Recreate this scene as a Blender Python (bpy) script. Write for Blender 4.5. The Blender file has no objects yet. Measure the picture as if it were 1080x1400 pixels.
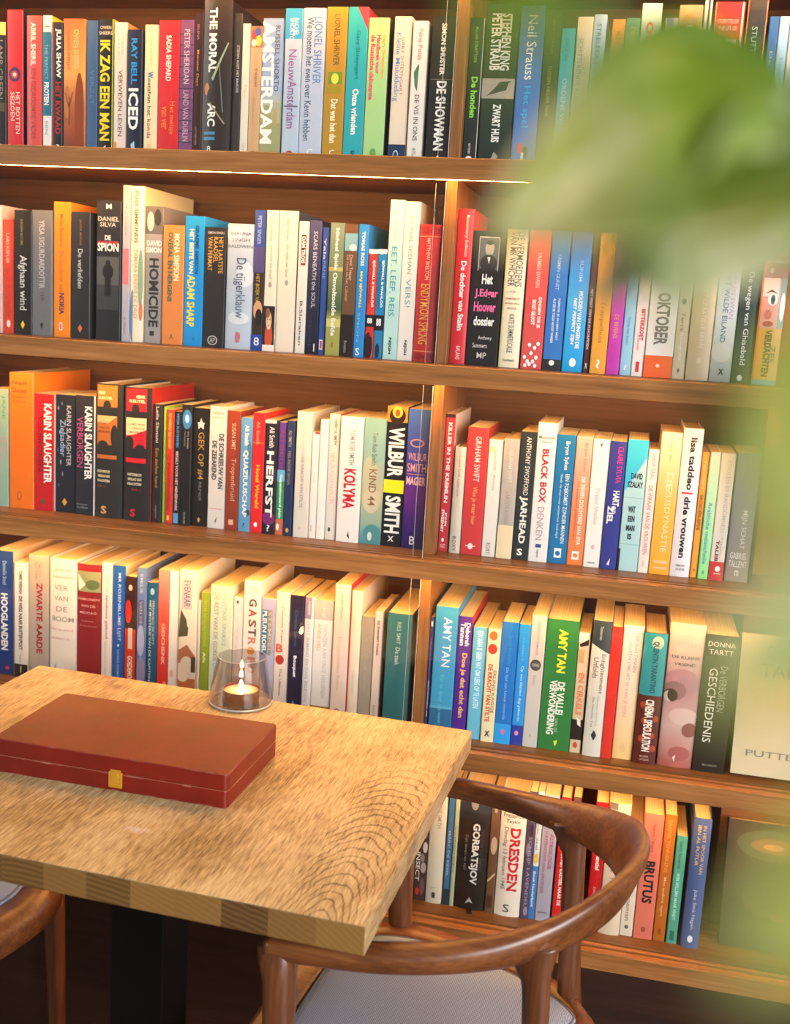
import bpy, bmesh, math, random
from mathutils import Vector, Matrix
random.seed(7)
sc=bpy.context.scene
COL=sc.collection
# ---------------------------------------------------------------- camera, sky, lights, exposure
cam_d=bpy.data.cameras.new('camera'); cam=bpy.data.objects.new('camera',cam_d); COL.objects.link(cam); sc.camera=cam
cam_d.sensor_fit='VERTICAL'; cam_d.sensor_height=36.0; cam_d.lens=38.7692
cam.matrix_world=Matrix([[0.974595, -0.094569, 0.20303, 0.28489], [0.216298, 0.162118, -0.962773, -1.551905], [0.058134, 0.982229, 0.178455, 1.310775], [0, 0, 0, 1]])
cam_d.clip_start=.01
cam_d.dof.use_dof=True; cam_d.dof.focus_distance=1.45; cam_d.dof.aperture_fstop=5.964
w=bpy.data.worlds.new('daylight'); sc.world=w; w.use_nodes=True
bg=w.node_tree.nodes['Background']; bg.inputs[0].default_value=(.92,.95,1.0,1); bg.inputs[1].default_value=0.15
def area(name,loc,target,sx,sy,power,col):
    d=bpy.data.lights.new(name,'AREA'); d.shape='RECTANGLE'; d.size=sx; d.size_y=sy; d.energy=power; d.color=col
    o=bpy.data.objects.new(name,d); COL.objects.link(o); o.location=loc
    o.rotation_euler=(Vector(target)-Vector(loc)).to_track_quat('-Z','Y').to_euler()
    return o
area('window_daylight',(3.3,-3.3,1.7),(0,-.1,1.0),2.6,2.2,325,(.96,.98,1.0))
area('left_fill_light',(-3.9,-2.5,2.9),(0,0,1.1),1.6,1.6,112,(1.0,.97,.93))  # added fill to brighten the left bay, not a known window
area('overhead_fill',(-.7,-1.3,2.8),(-.6,-1.15,.9),1.4,1.4,6,(1.0,.93,.84))  # weak overhead fill, an unseen source added to light the spines
sc.view_settings.view_transform='Standard'; sc.view_settings.look='None'; sc.view_settings.gamma=1; sc.view_settings.use_curve_mapping=False
sc.view_settings.exposure=0.0
LED_POWER=75
sc.cycles.transparent_max_bounces=32
# ---------------------------------------------------------------- materials
def lin(hx):
    out=[]
    for i in (0,2,4):
        c=int(hx[i:i+2],16)/255
        out.append(c/12.92 if c<=.04045 else ((c+.055)/1.055)**2.4)
    return (*out,1)
def newmat(name):
    m=bpy.data.materials.new(name); m.use_nodes=True
    return m,m.node_tree.nodes,m.node_tree.links,m.node_tree.nodes['Principled BSDF']
PM={}
def plain(hx,rough=.5,spec=.4,metal=0):
    k=(hx,rough,spec,metal)
    if k not in PM:
        m,n,l,b=newmat('print_'+hx)
        b.inputs['Base Color'].default_value=lin(hx); b.inputs['Roughness'].default_value=rough
        b.inputs['Specular IOR Level'].default_value=spec; b.inputs['Metallic'].default_value=metal
        PM[k]=m
    return PM[k]
def cover_mat(hx,gloss=.38):
    k=('c',hx)
    if k not in PM:
        m,n,l,b=newmat('cover_'+hx)
        tc=n.new('ShaderNodeTexCoord'); no=n.new('ShaderNodeTexNoise'); no.inputs['Scale'].default_value=60; no.inputs['Detail'].default_value=4
        l.new(tc.outputs['Object'],no.inputs['Vector'])
        hs=n.new('ShaderNodeMix'); hs.data_type='RGBA'; hs.blend_type='MULTIPLY'; hs.inputs[0].default_value=.12
        hs.inputs[6].default_value=lin(hx); l.new(no.outputs['Color'],hs.inputs[7]); l.new(hs.outputs[2],b.inputs['Base Color'])
        b.inputs['Roughness'].default_value=gloss; b.inputs['Specular IOR Level'].default_value=.4
        PM[k]=m
    return PM[k]
def grad_mat(stops,h):
    m,n,l,b=newmat('cover_printed_fade')
    tc=n.new('ShaderNodeTexCoord'); sp=n.new('ShaderNodeSeparateXYZ'); l.new(tc.outputs['Object'],sp.inputs[0])
    no=n.new('ShaderNodeTexNoise'); no.inputs['Scale'].default_value=30; no.inputs['Detail'].default_value=5; l.new(tc.outputs['Object'],no.inputs['Vector'])
    mr=n.new('ShaderNodeMapRange'); mr.inputs['From Max'].default_value=h; l.new(sp.outputs['Z'],mr.inputs['Value'])
    ad=n.new('ShaderNodeMath'); ad.operation='MULTIPLY_ADD'; l.new(no.outputs['Fac'],ad.inputs[0]); ad.inputs[1].default_value=.16; l.new(mr.outputs['Result'],ad.inputs[2])
    sb=n.new('ShaderNodeMath'); sb.operation='SUBTRACT'; l.new(ad.outputs[0],sb.inputs[0]); sb.inputs[1].default_value=.08
    cr=n.new('ShaderNodeValToRGB'); l.new(sb.outputs[0],cr.inputs[0]); el=cr.color_ramp.elements
    while len(el)<len(stops): el.new(.5)
    for e_,(p_,c_) in zip(el,stops): e_.position=p_; e_.color=lin(c_)
    l.new(cr.outputs[0],b.inputs['Base Color']); b.inputs['Roughness'].default_value=.4; b.inputs['Specular IOR Level'].default_value=.4
    return m
def wood(name,c1,c2,c3,axis=0,scale=1.0,rough=.42,spec=.4,bump=.06,plank=0,coat=0):
    m,n,l,b=newmat(name)
    tc=n.new('ShaderNodeTexCoord'); mp=n.new('ShaderNodeMapping'); l.new(tc.outputs['Object'],mp.inputs[0])
    s=[34*scale]*3; s[axis]=1.6*scale; mp.inputs['Scale'].default_value=s
    vec=mp.outputs[0]
    no=n.new('ShaderNodeTexNoise'); no.inputs['Scale'].default_value=1.0; no.inputs['Detail'].default_value=6; no.inputs['Roughness'].default_value=.62; no.inputs['Distortion'].default_value=.5
    l.new(vec,no.inputs['Vector'])
    mp2=n.new('ShaderNodeMapping'); l.new(tc.outputs['Object'],mp2.inputs[0]); s2=[260*scale]*3; s2[axis]=14*scale; mp2.inputs['Scale'].default_value=s2
    n2=n.new('ShaderNodeTexNoise'); n2.inputs['Scale'].default_value=1; n2.inputs['Detail'].default_value=3; l.new(mp2.outputs[0],n2.inputs['Vector'])
    ad=n.new('ShaderNodeMath'); ad.operation='MULTIPLY_ADD'; l.new(n2.outputs['Fac'],ad.inputs[0]); ad.inputs[1].default_value=.55; l.new(no.outputs['Fac'],ad.inputs[2])
    sb=n.new('ShaderNodeMath'); sb.operation='SUBTRACT'; l.new(ad.outputs[0],sb.inputs[0]); sb.inputs[1].default_value=.27
    cr=n.new('ShaderNodeValToRGB'); el=cr.color_ramp.elements; el[0].position=.25; el[0].color=lin(c1); el[1].position=.75; el[1].color=lin(c3)
    e_=el.new(.5); e_.color=lin(c2); l.new(sb.outputs[0],cr.inputs[0])
    l.new(cr.outputs[0],b.inputs['Base Color'])
    b.inputs['Roughness'].default_value=rough; b.inputs['Specular IOR Level'].default_value=spec
    b.inputs['Coat Weight'].default_value=coat; b.inputs['Coat Roughness'].default_value=.25
    if bump:
        bp=n.new('ShaderNodeBump'); bp.inputs['Strength'].default_value=bump; bp.inputs['Distance'].default_value=.002; l.new(sb.outputs[0],bp.inputs['Height']); l.new(bp.outputs[0],b.inputs['Normal'])
    return m
def table_wood():
    m,n,l,b=newmat('oak_tabletop')
    def N(t,**k):
        q=n.new(t)
        for a_,v_ in k.items(): setattr(q,a_,v_)
        return q
    def math_(op,a_,b_=None,c_=None):
        q=N('ShaderNodeMath',operation=op)
        for i,x in enumerate((a_,b_,c_)):
            if x is None: continue
            if isinstance(x,(int,float)): q.inputs[i].default_value=x
            else: l.new(x,q.inputs[i])
        return q.outputs[0]
    def noise(vec,scale,detail,sc3=None,rot=0,dist=0):
        if sc3:
            mp=N('ShaderNodeMapping'); l.new(vec,mp.inputs[0]); mp.inputs['Scale'].default_value=sc3; mp.inputs['Rotation'].default_value=(0,0,rot); vec=mp.outputs[0]
        q=N('ShaderNodeTexNoise'); q.inputs['Scale'].default_value=scale; q.inputs['Detail'].default_value=detail; q.inputs['Distortion'].default_value=dist; l.new(vec,q.inputs['Vector']); return q.outputs['Fac']
    tc=N('ShaderNodeTexCoord'); O=tc.outputs['Object']; sp=N('ShaderNodeSeparateXYZ'); l.new(O,sp.inputs[0]); X,Y=sp.outputs['X'],sp.outputs['Y']
    # planks run front to back, each with its own offset in the grain
    pid=math_('FLOOR',math_('DIVIDE',X,.083))
    wn=N('ShaderNodeTexWhiteNoise',noise_dimensions='1D'); l.new(pid,wn.inputs['W'])
    sv=N('ShaderNodeVectorMath',operation='SCALE'); l.new(wn.outputs['Color'],sv.inputs[0]); sv.inputs[3].default_value=3
    av=N('ShaderNodeVectorMath'); l.new(O,av.inputs[0]); l.new(sv.outputs[0],av.inputs[1]); V=av.outputs[0]
    pores=noise(V,1,2,(900,55,900),.12)
    fine=noise(V,1,3,(260,16,260),.1)
    broad=noise(O,13,6)
    # one plank shows a flame figure of nested arches
    wob=noise(O,40,3)
    dx=math_('MULTIPLY',math_('SUBTRACT',X,.29),7.5); dy=math_('MULTIPLY',math_('SUBTRACT',Y,-.31),2.0)
    rr=math_('SQRT',math_('ADD',math_('MULTIPLY',dx,dx),math_('MULTIPLY',dy,dy)))
    rings=math_('FRACT',math_('ADD',math_('MULTIPLY',rr,26),math_('MULTIPLY',wob,1.6)))
    line=math_('GREATER_THAN',rings,.78)
    mk=N('ShaderNodeMapRange',interpolation_type='SMOOTHSTEP'); l.new(math_('ABSOLUTE',math_('SUBTRACT',X,.285)),mk.inputs['Value']); mk.inputs['From Min'].default_value=.05; mk.inputs['From Max'].default_value=.03
    my=N('ShaderNodeMapRange',interpolation_type='SMOOTHSTEP'); l.new(Y,my.inputs['Value']); my.inputs['From Min'].default_value=.16; my.inputs['From Max'].default_value=.02
    fig=math_('MULTIPLY',math_('MULTIPLY',line,mk.outputs[0]),my.outputs[0])
    v=math_('MULTIPLY_ADD',pores,.85,math_('MULTIPLY_ADD',fine,.35,math_('MULTIPLY_ADD',broad,.42,math_('MULTIPLY',wn.outputs['Value'],.1))))
    v=math_('SUBTRACT',math_('SUBTRACT',v,.35),math_('MULTIPLY',fig,.22))
    cr=N('ShaderNodeValToRGB'); el=cr.color_ramp.elements; el[0].position=.2; el[0].color=lin('4e3820'); el[1].position=.72; el[1].color=lin('cdb88e')
    e_=el.new(.38); e_.color=lin('8a6f48'); e_=el.new(.52); e_.color=lin('b09468'); l.new(v,cr.inputs[0])
    # pale scuff in front of the case
    sx=math_('DIVIDE',math_('SUBTRACT',X,.055),.04); sy=math_('DIVIDE',math_('SUBTRACT',Y,-.165),.022)
    sr=math_('SUBTRACT',1.15,math_('SQRT',math_('ADD',math_('MULTIPLY',sx,sx),math_('MULTIPLY',sy,sy))))
    sc_=math_('MULTIPLY',sr,noise(O,1,4,(150,60,150),.5))
    sm=N('ShaderNodeMapRange'); l.new(sc_,sm.inputs['Value']); sm.inputs['From Min'].default_value=.42; sm.inputs['From Max'].default_value=.6; sm.inputs['To Max'].default_value=.7
    mx=N('ShaderNodeMix',data_type='RGBA'); l.new(sm.outputs[0],mx.inputs[0]); l.new(cr.outputs[0],mx.inputs[6]); mx.inputs[7].default_value=lin('c8c0c0')
    l.new(mx.outputs[2],b.inputs['Base Color']); b.inputs['Roughness'].default_value=.34; b.inputs['Specular IOR Level'].default_value=.5
    bp=N('ShaderNodeBump'); bp.inputs['Strength'].default_value=.22; bp.inputs['Distance'].default_value=.001; l.new(v,bp.inputs['Height']); l.new(bp.outputs[0],b.inputs['Normal'])
    return m
def end_grain():
    m,n,l,b=newmat('oak_end_grain')
    tc=n.new('ShaderNodeTexCoord'); sp=n.new('ShaderNodeSeparateXYZ'); l.new(tc.outputs['Object'],sp.inputs[0])
    dv=n.new('ShaderNodeMath'); dv.operation='DIVIDE'; l.new(sp.outputs['X'],dv.inputs[0]); dv.inputs[1].default_value=.048
    fl=n.new('ShaderNodeMath'); fl.operation='FLOOR'; l.new(dv.outputs[0],fl.inputs[0])
    wn=n.new('ShaderNodeTexWhiteNoise'); wn.noise_dimensions='1D'; l.new(fl.outputs[0],wn.inputs['W'])
    sc_=n.new('ShaderNodeVectorMath'); sc_.operation='SCALE'; l.new(wn.outputs['Color'],sc_.inputs[0]); sc_.inputs[3].default_value=.3
    av=n.new('ShaderNodeVectorMath'); l.new(tc.outputs['Object'],av.inputs[0]); l.new(sc_.outputs[0],av.inputs[1])
    wv=n.new('ShaderNodeTexWave'); wv.wave_type='RINGS'; wv.rings_direction='Y'; wv.inputs['Scale'].default_value=55; wv.inputs['Distortion'].default_value=2.5; wv.inputs['Detail'].default_value=3; l.new(av.outputs[0],wv.inputs['Vector'])
    a=n.new('ShaderNodeMath'); a.operation='MULTIPLY'; l.new(wv.outputs['Fac'],a.inputs[0]); a.inputs[1].default_value=.22
    a2=n.new('ShaderNodeMath'); a2.operation='MULTIPLY_ADD'; l.new(wn.outputs['Value'],a2.inputs[0]); a2.inputs[1].default_value=.65; l.new(a.outputs[0],a2.inputs[2])
    cr=n.new('ShaderNodeValToRGB'); el=cr.color_ramp.elements; el[0].position=.0; el[0].color=lin('4a3218'); el[1].position=.9; el[1].color=lin('86622f')
    e_=el.new(.3); e_.color=lin('6c4c24'); l.new(a2.outputs[0],cr.inputs[0])
    l.new(cr.outputs[0],b.inputs['Base Color']); b.inputs['Roughness'].default_value=.5
    return m
def thin_glass(name,tint,ior=1.45,rough=0.0):
    m,n,l,b=newmat(name); n.remove(b)
    t=n.new('ShaderNodeBsdfTransparent'); t.inputs[0].default_value=tint
    g=n.new('ShaderNodeBsdfGlossy'); g.inputs['Roughness'].default_value=rough; g.inputs[0].default_value=(1,1,1,1)
    lw=n.new('ShaderNodeLayerWeight'); lw.inputs[0].default_value=.5
    pw=n.new('ShaderNodeMath'); pw.operation='POWER'; l.new(lw.outputs['Facing'],pw.inputs[0]); pw.inputs[1].default_value=4.5
    f=n.new('ShaderNodeMath'); f.operation='MULTIPLY_ADD'; l.new(pw.outputs[0],f.inputs[0]); f.inputs[1].default_value=.75; f.inputs[2].default_value=((ior-1)/(ior+1))**2
    mx=n.new('ShaderNodeMixShader'); l.new(f.outputs[0],mx.inputs[0]); l.new(t.outputs[0],mx.inputs[1]); l.new(g.outputs[0],mx.inputs[2])
    l.new(mx.outputs[0],n['Material Output'].inputs[0])
    return m
def emit(name,col,s):
    m,n,l,b=newmat(name); n.remove(b); e_=n.new('ShaderNodeEmission'); e_.inputs[0].default_value=col; e_.inputs[1].default_value=s
    l.new(e_.outputs[0],n['Material Output'].inputs[0]); return m
OAK=wood('oak_shelf','6a4420','8c5a2c','a6703e',0,1.0,.42)
OAKV=wood('oak_upright','6a4420','8c5a2c','a06a3a',2,1.0,.45)
OAKB=wood('oak_back','4a2c16','5e3a1e','704828',0,.8,.5)
DARK=wood('stained_base','22100a','2c160c','361c10',0,1.2,.5)
WALNUT=wood('walnut','4a2812','683a1e','845028',0,1.0,.33,.5,.04,coat=.15)
WALNUTV=wood('walnut_upright','412210','5c331a','744526',2,1.0,.33,.5,.04,coat=.15)
TABLE=table_wood(); ENDG=end_grain()
GLASS=thin_glass('clear_sheet_glass',(.97,.98,.975,1))
GLASSEDGE=plain('d8d4cc',.2,.6)
def paper_mat():
    m,n,l,b=newmat('paper_page_edges')
    tc=n.new('ShaderNodeTexCoord'); mp=n.new('ShaderNodeMapping'); l.new(tc.outputs['Object'],mp.inputs[0]); mp.inputs['Scale'].default_value=(1500,4,4)
    no=n.new('ShaderNodeTexNoise'); no.inputs['Scale'].default_value=1; no.inputs['Detail'].default_value=3; l.new(mp.outputs[0],no.inputs['Vector'])
    cr=n.new('ShaderNodeValToRGB'); el=cr.color_ramp.elements; el[0].position=.3; el[0].color=lin('c4a676'); el[1].position=.65; el[1].color=lin('e4cfa4'); l.new(no.outputs['Fac'],cr.inputs[0])
    l.new(cr.outputs[0],b.inputs['Base Color']); b.inputs['Roughness'].default_value=.85; b.inputs['Specular IOR Level'].default_value=.15
    return m
PAPER=paper_mat()
# ---------------------------------------------------------------- mesh helpers
class MB:
    def __init__(s): s.v=[]; s.f=[]; s.m=[]
    def add(s,vs,fs,mi=0):
        o=len(s.v); s.v+=[tuple(v) for v in vs]; s.f+=[tuple(i+o for i in f) for f in fs]; s.m+=[mi]*len(fs)
    def box(s,x0,x1,y0,y1,z0,z1,mi=0):
        s.add([(x0,y0,z0),(x1,y0,z0),(x1,y1,z0),(x0,y1,z0),(x0,y0,z1),(x1,y0,z1),(x1,y1,z1),(x0,y1,z1)],
              [(0,3,2,1),(4,5,6,7),(0,1,5,4),(1,2,6,5),(2,3,7,6),(3,0,4,7)],mi)
    def mesh(s,name,mats,smooth=False):
        me=bpy.data.meshes.new(name); me.from_pydata(s.v,[],s.f)
        for m in mats: me.materials.append(m)
        me.polygons.foreach_set('material_index',s.m)
        if smooth: me.polygons.foreach_set('use_smooth',[True]*len(s.f))
        me.update(); return me
    def build(s,name,mats,parent=None,loc=(0,0,0),smooth=False,bevel=0,seg=2,sub=0,ang=.7):
        if not isinstance(mats,(list,tuple)): mats=[mats]
        o=bpy.data.objects.new(name,s.mesh(name,mats,smooth)); COL.objects.link(o); o.location=loc
        if parent: o.parent=parent
        if bevel:
            b=o.modifiers.new('edge','BEVEL'); b.width=bevel; b.segments=seg; b.limit_method='ANGLE'; b.angle_limit=ang
        if sub:
            b=o.modifiers.new('smooth','SUBSURF'); b.levels=sub; b.render_levels=sub
        return o
def tag(o,label=None,cat=None,group=None,kind=None):
    if label: o['label']=label
    if cat: o['category']=cat
    if group: o['group']=group
    if kind: o['kind']=kind
    return o
def empty(name,loc,rz=0):
    o=bpy.data.objects.new(name,None); COL.objects.link(o); o.location=loc; o.rotation_euler=(0,0,rz); o.empty_display_size=.05; return o
def lathe(mb,prof,n=48,c=(0,0),mi=0,close=False):
    rings=[]
    vs=[];fs=[]
    for (r_,z_) in prof:
        vs+=[(c[0]+r_*math.cos(2*math.pi*i/n),c[1]+r_*math.sin(2*math.pi*i/n),z_) for i in range(n)]
    k=len(prof)
    for j in range(k-1 if not close else k):
        a=j*n; b_=((j+1)%k)*n
        for i in range(n): fs.append((a+i,a+(i+1)%n,b_+(i+1)%n,b_+i))
    mb.add(vs,fs,mi)
def catmull(pts,sub=6):
    out=[]; n=len(pts)
    for i in range(n-1):
        p0=pts[max(i-1,0)];p1=pts[i];p2=pts[i+1];p3=pts[min(i+2,n-1)]
        for j in range(sub):
            t=j/sub
            out.append(tuple(.5*((2*b)+(-a+c)*t+(2*a-5*b+4*c-d_)*t*t+(-a+3*b-3*c+d_)*t**3) for a,b,c,d_ in zip(p0,p1,p2,p3)))
    out.append(tuple(pts[-1])); return out
def sweep(mb,pts,n=14,mi=0,side=None,pw=2.0):
    """pts: (x,y,z,half_width,half_height); the width lies along the horizontal normal of the path (or SIDE)."""
    P=[Vector(p[:3]) for p in pts]; k=len(P); vs=[]; fs=[]
    for i,p in enumerate(pts):
        t=(P[min(i+1,k-1)]-P[max(i-1,0)]).normalized()
        s_=Vector(side) if side else t.cross(Vector((0,0,1)))
        if s_.length<1e-4: s_=Vector((1,0,0))
        s_=(s_-t*s_.dot(t)).normalized(); u_=s_.cross(t).normalized()
        if len(p)>5: c_,q_=math.cos(p[5]),math.sin(p[5]); s_,u_=s_*c_-u_*q_,u_*c_+s_*q_
        for j in range(n):
            a=2*math.pi*j/n; ca,sa=math.cos(a),math.sin(a)
            ca=math.copysign(abs(ca)**(2/pw),ca); sa=math.copysign(abs(sa)**(2/pw),sa)
            q=P[i]+s_*p[3]*ca+u_*p[4]*sa; vs.append(tuple(q))
    for i in range(k-1):
        for j in range(n): fs.append((i*n+j,i*n+(j+1)%n,(i+1)*n+(j+1)%n,(i+1)*n+j))
    fs.append(tuple(range(n))[::-1]); fs.append(tuple((k-1)*n+j for j in range(n)))
    mb.add(vs,fs,mi)
# ---------------------------------------------------------------- setting
BS,BE=-.86,.98                       # bookcase ends
SH={0:1.8060,1:1.5231,2:1.2400,3:.9550,4:.6693,5:.3836}
NOSE=.0285
mb=MB(); mb.box(-2.6,2.6,-3.2,.34,-.05,0); tag(mb.build('floor',wood('floor_boards','4a2e1a','5e3c22','6e4a2c',0,.5,.45)),kind='structure')
mb=MB(); mb.box(-2.6,2.6,.29,.34,0,2.6); tag(mb.build('wall_back',plain('8a7a68',.8)),kind='structure')
# ---------------------------------------------------------------- bookcase
bc=tag(empty('bookcase',(0,0,0)),'tall built-in oak bookcase with glass sliding panes and lit shelves along the wall','bookcase')
LED=emit('warm_led',(1,.47,.11,1),LED_POWER)
for k,zt in SH.items():
    prof=[(0,zt-NOSE),(0,zt-.0012),(.0012,zt),(.013,zt),(.013,zt-.004),(.0195,zt-.004),(.0195,zt),(.0265,zt),(.0265,zt-.004),(.0335,zt-.004),(.0335,zt),(.268,zt),(.268,zt-.022),(.008,zt-.022),(.008,zt-NOSE)]
    nn=len(prof); mb=MB()
    mb.add([(BS,a,b) for a,b in prof]+[(BE,a,b) for a,b in prof],[(i,(i+1)%nn,nn+(i+1)%nn,nn+i) for i in range(nn)]+[tuple(range(nn))[::-1],tuple(range(nn,2*nn))])
    sh=mb.build('shelf_board',OAK,bc)
    if k<5:
        mb=MB(); mb.box(BS+.03,BE-.03,.0085,.0185,zt-NOSE+.0006,zt-.0225); mb.build('led_strip',LED,sh)['label']='glowing warm light strip under the shelf edge'
mb=MB(); mb.box(BS,BE,.268,.285,0,2.05); mb.build('back_panel',OAKB,bc)
for x in (BS-.02,BE): 
    mb=MB(); mb.box(x,x+.02,0,.285,0,2.05); mb.build('side_panel',OAKV,bc)
mb=MB(); mb.box(BS,BE,.032,.05,0,SH[5]-.03); mb.build('plinth_board',DARK,bc)
for k in (1,2,3,4,5):
    zl=SH[k]; zh=SH[k-1]-.022
    mb=MB(); mb.box(-.0045,.0107,.045,.266,zl,zh); mb.build('divider',OAKV,bc,bevel=.0008)
    mb=MB(); mb.box(.476,BE,.14,.266,zl,zh); mb.build('recessed_panel',OAKB if k>3 else OAKV,bc)
    top=SH[k-1]-NOSE-.0008-(.002)
    for a,b,y0 in ((BS,-.0005,.0142),(-.0175,BE,.0278)):
        mb=MB(); x0,x1=a,b
        mb.box(x0,x1,y0,y0+.0042,zl-.0025,top)
        g=mb.build('glass_pane',[GLASS,GLASSEDGE],bc)
        # ground edges of the sheet, seen as a pale line
        fi=3 if a==BS else 5
        g.data.polygons[fi].material_index=1
# ---------------------------------------------------------------- books
TXT={}
def prepare_texts(keys):
    obs=[]
    for (t,b) in keys:
        cu=bpy.data.curves.new('lettering','FONT'); cu.body=t; cu.size=1; cu.resolution_u=2; cu.offset=.032 if b else .004
        o=bpy.data.objects.new('lettering',cu); COL.objects.link(o); obs.append(((t,b),o))
    dg=bpy.context.evaluated_depsgraph_get(); dg.update()
    for k,o in obs:
        ev=o.evaluated_get(dg); me=ev.to_mesh()
        vs=[tuple(v.co[:2]) for v in me.vertices]; fs=[tuple(p_.vertices) for p_ in me.polygons]
        ev.to_mesh_clear()
        if vs:
            xa=min(v[0] for v in vs);xb=max(v[0] for v in vs);ya=min(v[1] for v in vs);yb=max(v[1] for v in vs)
            TXT[k]=([((x-xa)/max(xb-xa,1e-6),(y-ya)/max(yb-ya,1e-6)) for x,y in vs],fs)
    for k,o in obs:
        cu=o.data; bpy.data.objects.remove(o); bpy.data.curves.remove(cu)
BOOKS=[]
def K(*a,**k): BOOKS.append((a,k))
K(-0.7259,-0.7048,0.0584,1.5231,0.1860,0.118,'241d1c','black book with yellow top band at the row end, top shelf',1,[('r',0,1,0,.1,'efc06a'),('d',.35,.75,.14,.6,'8d8378','LAMB GREEN',0),('r',.1,.9,.63,.7,'5a4a34'),('e',.3,.6,.955,.985,'d8d0c4')])
K(-0.7023,-0.6755,0.0576,1.5231,0.2034,0.129,'d8262c','tall scarlet paperback with blue flower emblem, top shelf',1,[('e',.12,.85,.405,.51,'3c2a58'),('e',.28,.7,.43,.488,'d23a3a'),('e',.38,.6,.445,.473,'f0d8b8'),('d',.58,.8,.585,.885,'f2dfc8','HET BOTTEN',0),('d',.25,.47,.585,.79,'f2dfc8','SEIZOEN',0)],fc='1d2438')
K(-0.6702,-0.6449,0.0594,1.5231,0.1954,0.124,'d9534f','salmon pink paperback with cream author line, top shelf',1,[('d',.36,.64,.05,.37,'f3d9cf','ABRIL SHERIL',1),('d',.36,.64,.39,.92,'a8322e','EEN GEDROOMDE VADER',0),('h',.35,.6,.965,.985,'f3d9cf','A',0)],rnd=1)
K(-0.6423,-0.6277,0.0579,1.5231,0.1958,0.124,'e9e6de','slim white paperback with wide teal middle band, top shelf',1,[('r',0,1,.12,.74,'1b6a86'),('d',.25,.6,.21,.47,'7fb4c4','THE PERFECT',0),('d',.2,.7,.49,.66,'f2eee6','PROTEIN',1),('d',.3,.6,.78,.88,'9aa3ad','EEN',0),('r',.2,.8,.075,.085,'6d6f70'),('h',.3,.6,.965,.985,'333333','a',0)],fc='e8c022')
K(-0.6261,-0.6097,0.0574,1.5231,0.1862,0.118,'1d1b1c','black paperback with red edge and white serif name, top shelf',1,[('r',0,.1,0,1,'c5302c'),('d',.35,.85,.05,.43,'f2eee6','JULIA SHAW',1),('d',.38,.85,.46,.87,'b02429','HET KWAAD',1),('h',.4,.75,.95,.985,'f2eee6','?',0)])
K(-0.6091,-0.5734,0.0594,1.5231,0.1914,0.122,'d98a3c','orange paperback printed with brown autumn trees, top shelf',1,[('e',.55,.97,.4,1.02,'8a3f1c'),('e',.05,.35,.5,.75,'b86a2c'),('r',.27,.31,.58,.8,'5a2a14'),('p',((.28,.68),(.1,.56),(.12,.55),(.3,.66)),'5a2a14'),('p',((.29,.65),(.45,.54),(.47,.55),(.31,.67)),'5a2a14'),('d',.52,.72,.08,.37,'f4c789','OWEN SHEERS',0),('d',.2,.32,.08,.38,'a5552a','DE KLEINE WERELD',0),('h',.35,.5,.965,.985,'f2eee6','A',0)],grad=[(0,'7a3018'),(0.35,'b55a24'),(0.6,'e2a04c'),(1,'d0602a')])
K(-0.5728,-0.5541,0.0625,1.5231,0.1898,0.121,'3f5f88','plain slate blue paperback with faint lettering, top shelf',1,[('d',.4,.68,.37,.64,'5f7ba0','VERZET',0)])
K(-0.5532,-0.5278,0.0618,1.5231,0.1918,0.122,'1c1a19','black paperback with big yellow capitals, top shelf',1,[('h',.15,.85,.05,.075,'d8d0c0','OWEN',0),('h',.08,.92,.09,.115,'d8d0c0','SHEERS',0),('d',.2,.75,.155,.91,'f2d21f','IK ZAG EEN MAN',1),('r',.92,.99,0,1,'a8b030'),('h',.38,.6,.945,.98,'f2eee6','4',0)],fc='d8b32a')
K(-0.5269,-0.5056,0.0616,1.5231,0.1872,0.119,'e8d6c6','pale pinkish beige paperback with thin grey capitals, top shelf',1,[('d',.38,.66,.36,.87,'55545a','VERWEVEN LEVEN',0),('d',.3,.42,.08,.28,'c9aa9a','KELLIN',0),('d',.6,.72,.1,.25,'c9aa9a','PARKER',0),('e',.0,.3,.91,.965,'d48a4a'),('e',.5,.95,.965,.998,'b0502c')],fc='c79050')
K(-0.5035,-0.4797,0.0583,1.5231,0.1765,0.115,'20223a','dark navy paperback with blue name and white fat title, top shelf',1,[('d',.3,.65,.07,.44,'1f8fd0','RAY BELL',1),('d',.15,.75,.47,.81,'f2eee6','ICED',1),('p',((.3,.93),(.55,.9),(.6,.97),(.4,.99)),'a9c8e0')],fc='262338')
K(-0.4769,-0.4552,0.0602,1.5231,0.1838,0.117,'f0deb0','pale yellow paperback with thin handwritten title, top shelf',1,[('d',.3,.66,.36,.41,'3a5a9a','W',1),('d',.3,.55,.41,.7,'4a3a30','oetafvan het',0),('d',.3,.55,.73,.88,'a03028','konda',0),('d',.4,.55,.09,.3,'c8a880','DIRK JANSEN',0),('e',.25,.6,.92,.97,'e0c890')])
K(-0.4535,-0.4204,0.0587,1.5231,0.1897,0.120,'d82a30','bright red hardback with cream name and orange title, top shelf',1,[('d',.38,.6,.11,.45,'f5dfd0','SADIA SHEPARD',1),('d',.55,.8,.6,.85,'f08a28','Het meisje',0),('d',.2,.42,.64,.81,'f08a28','van ver',0),('h',.35,.6,.965,.99,'f2eee6','M',1)])
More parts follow.
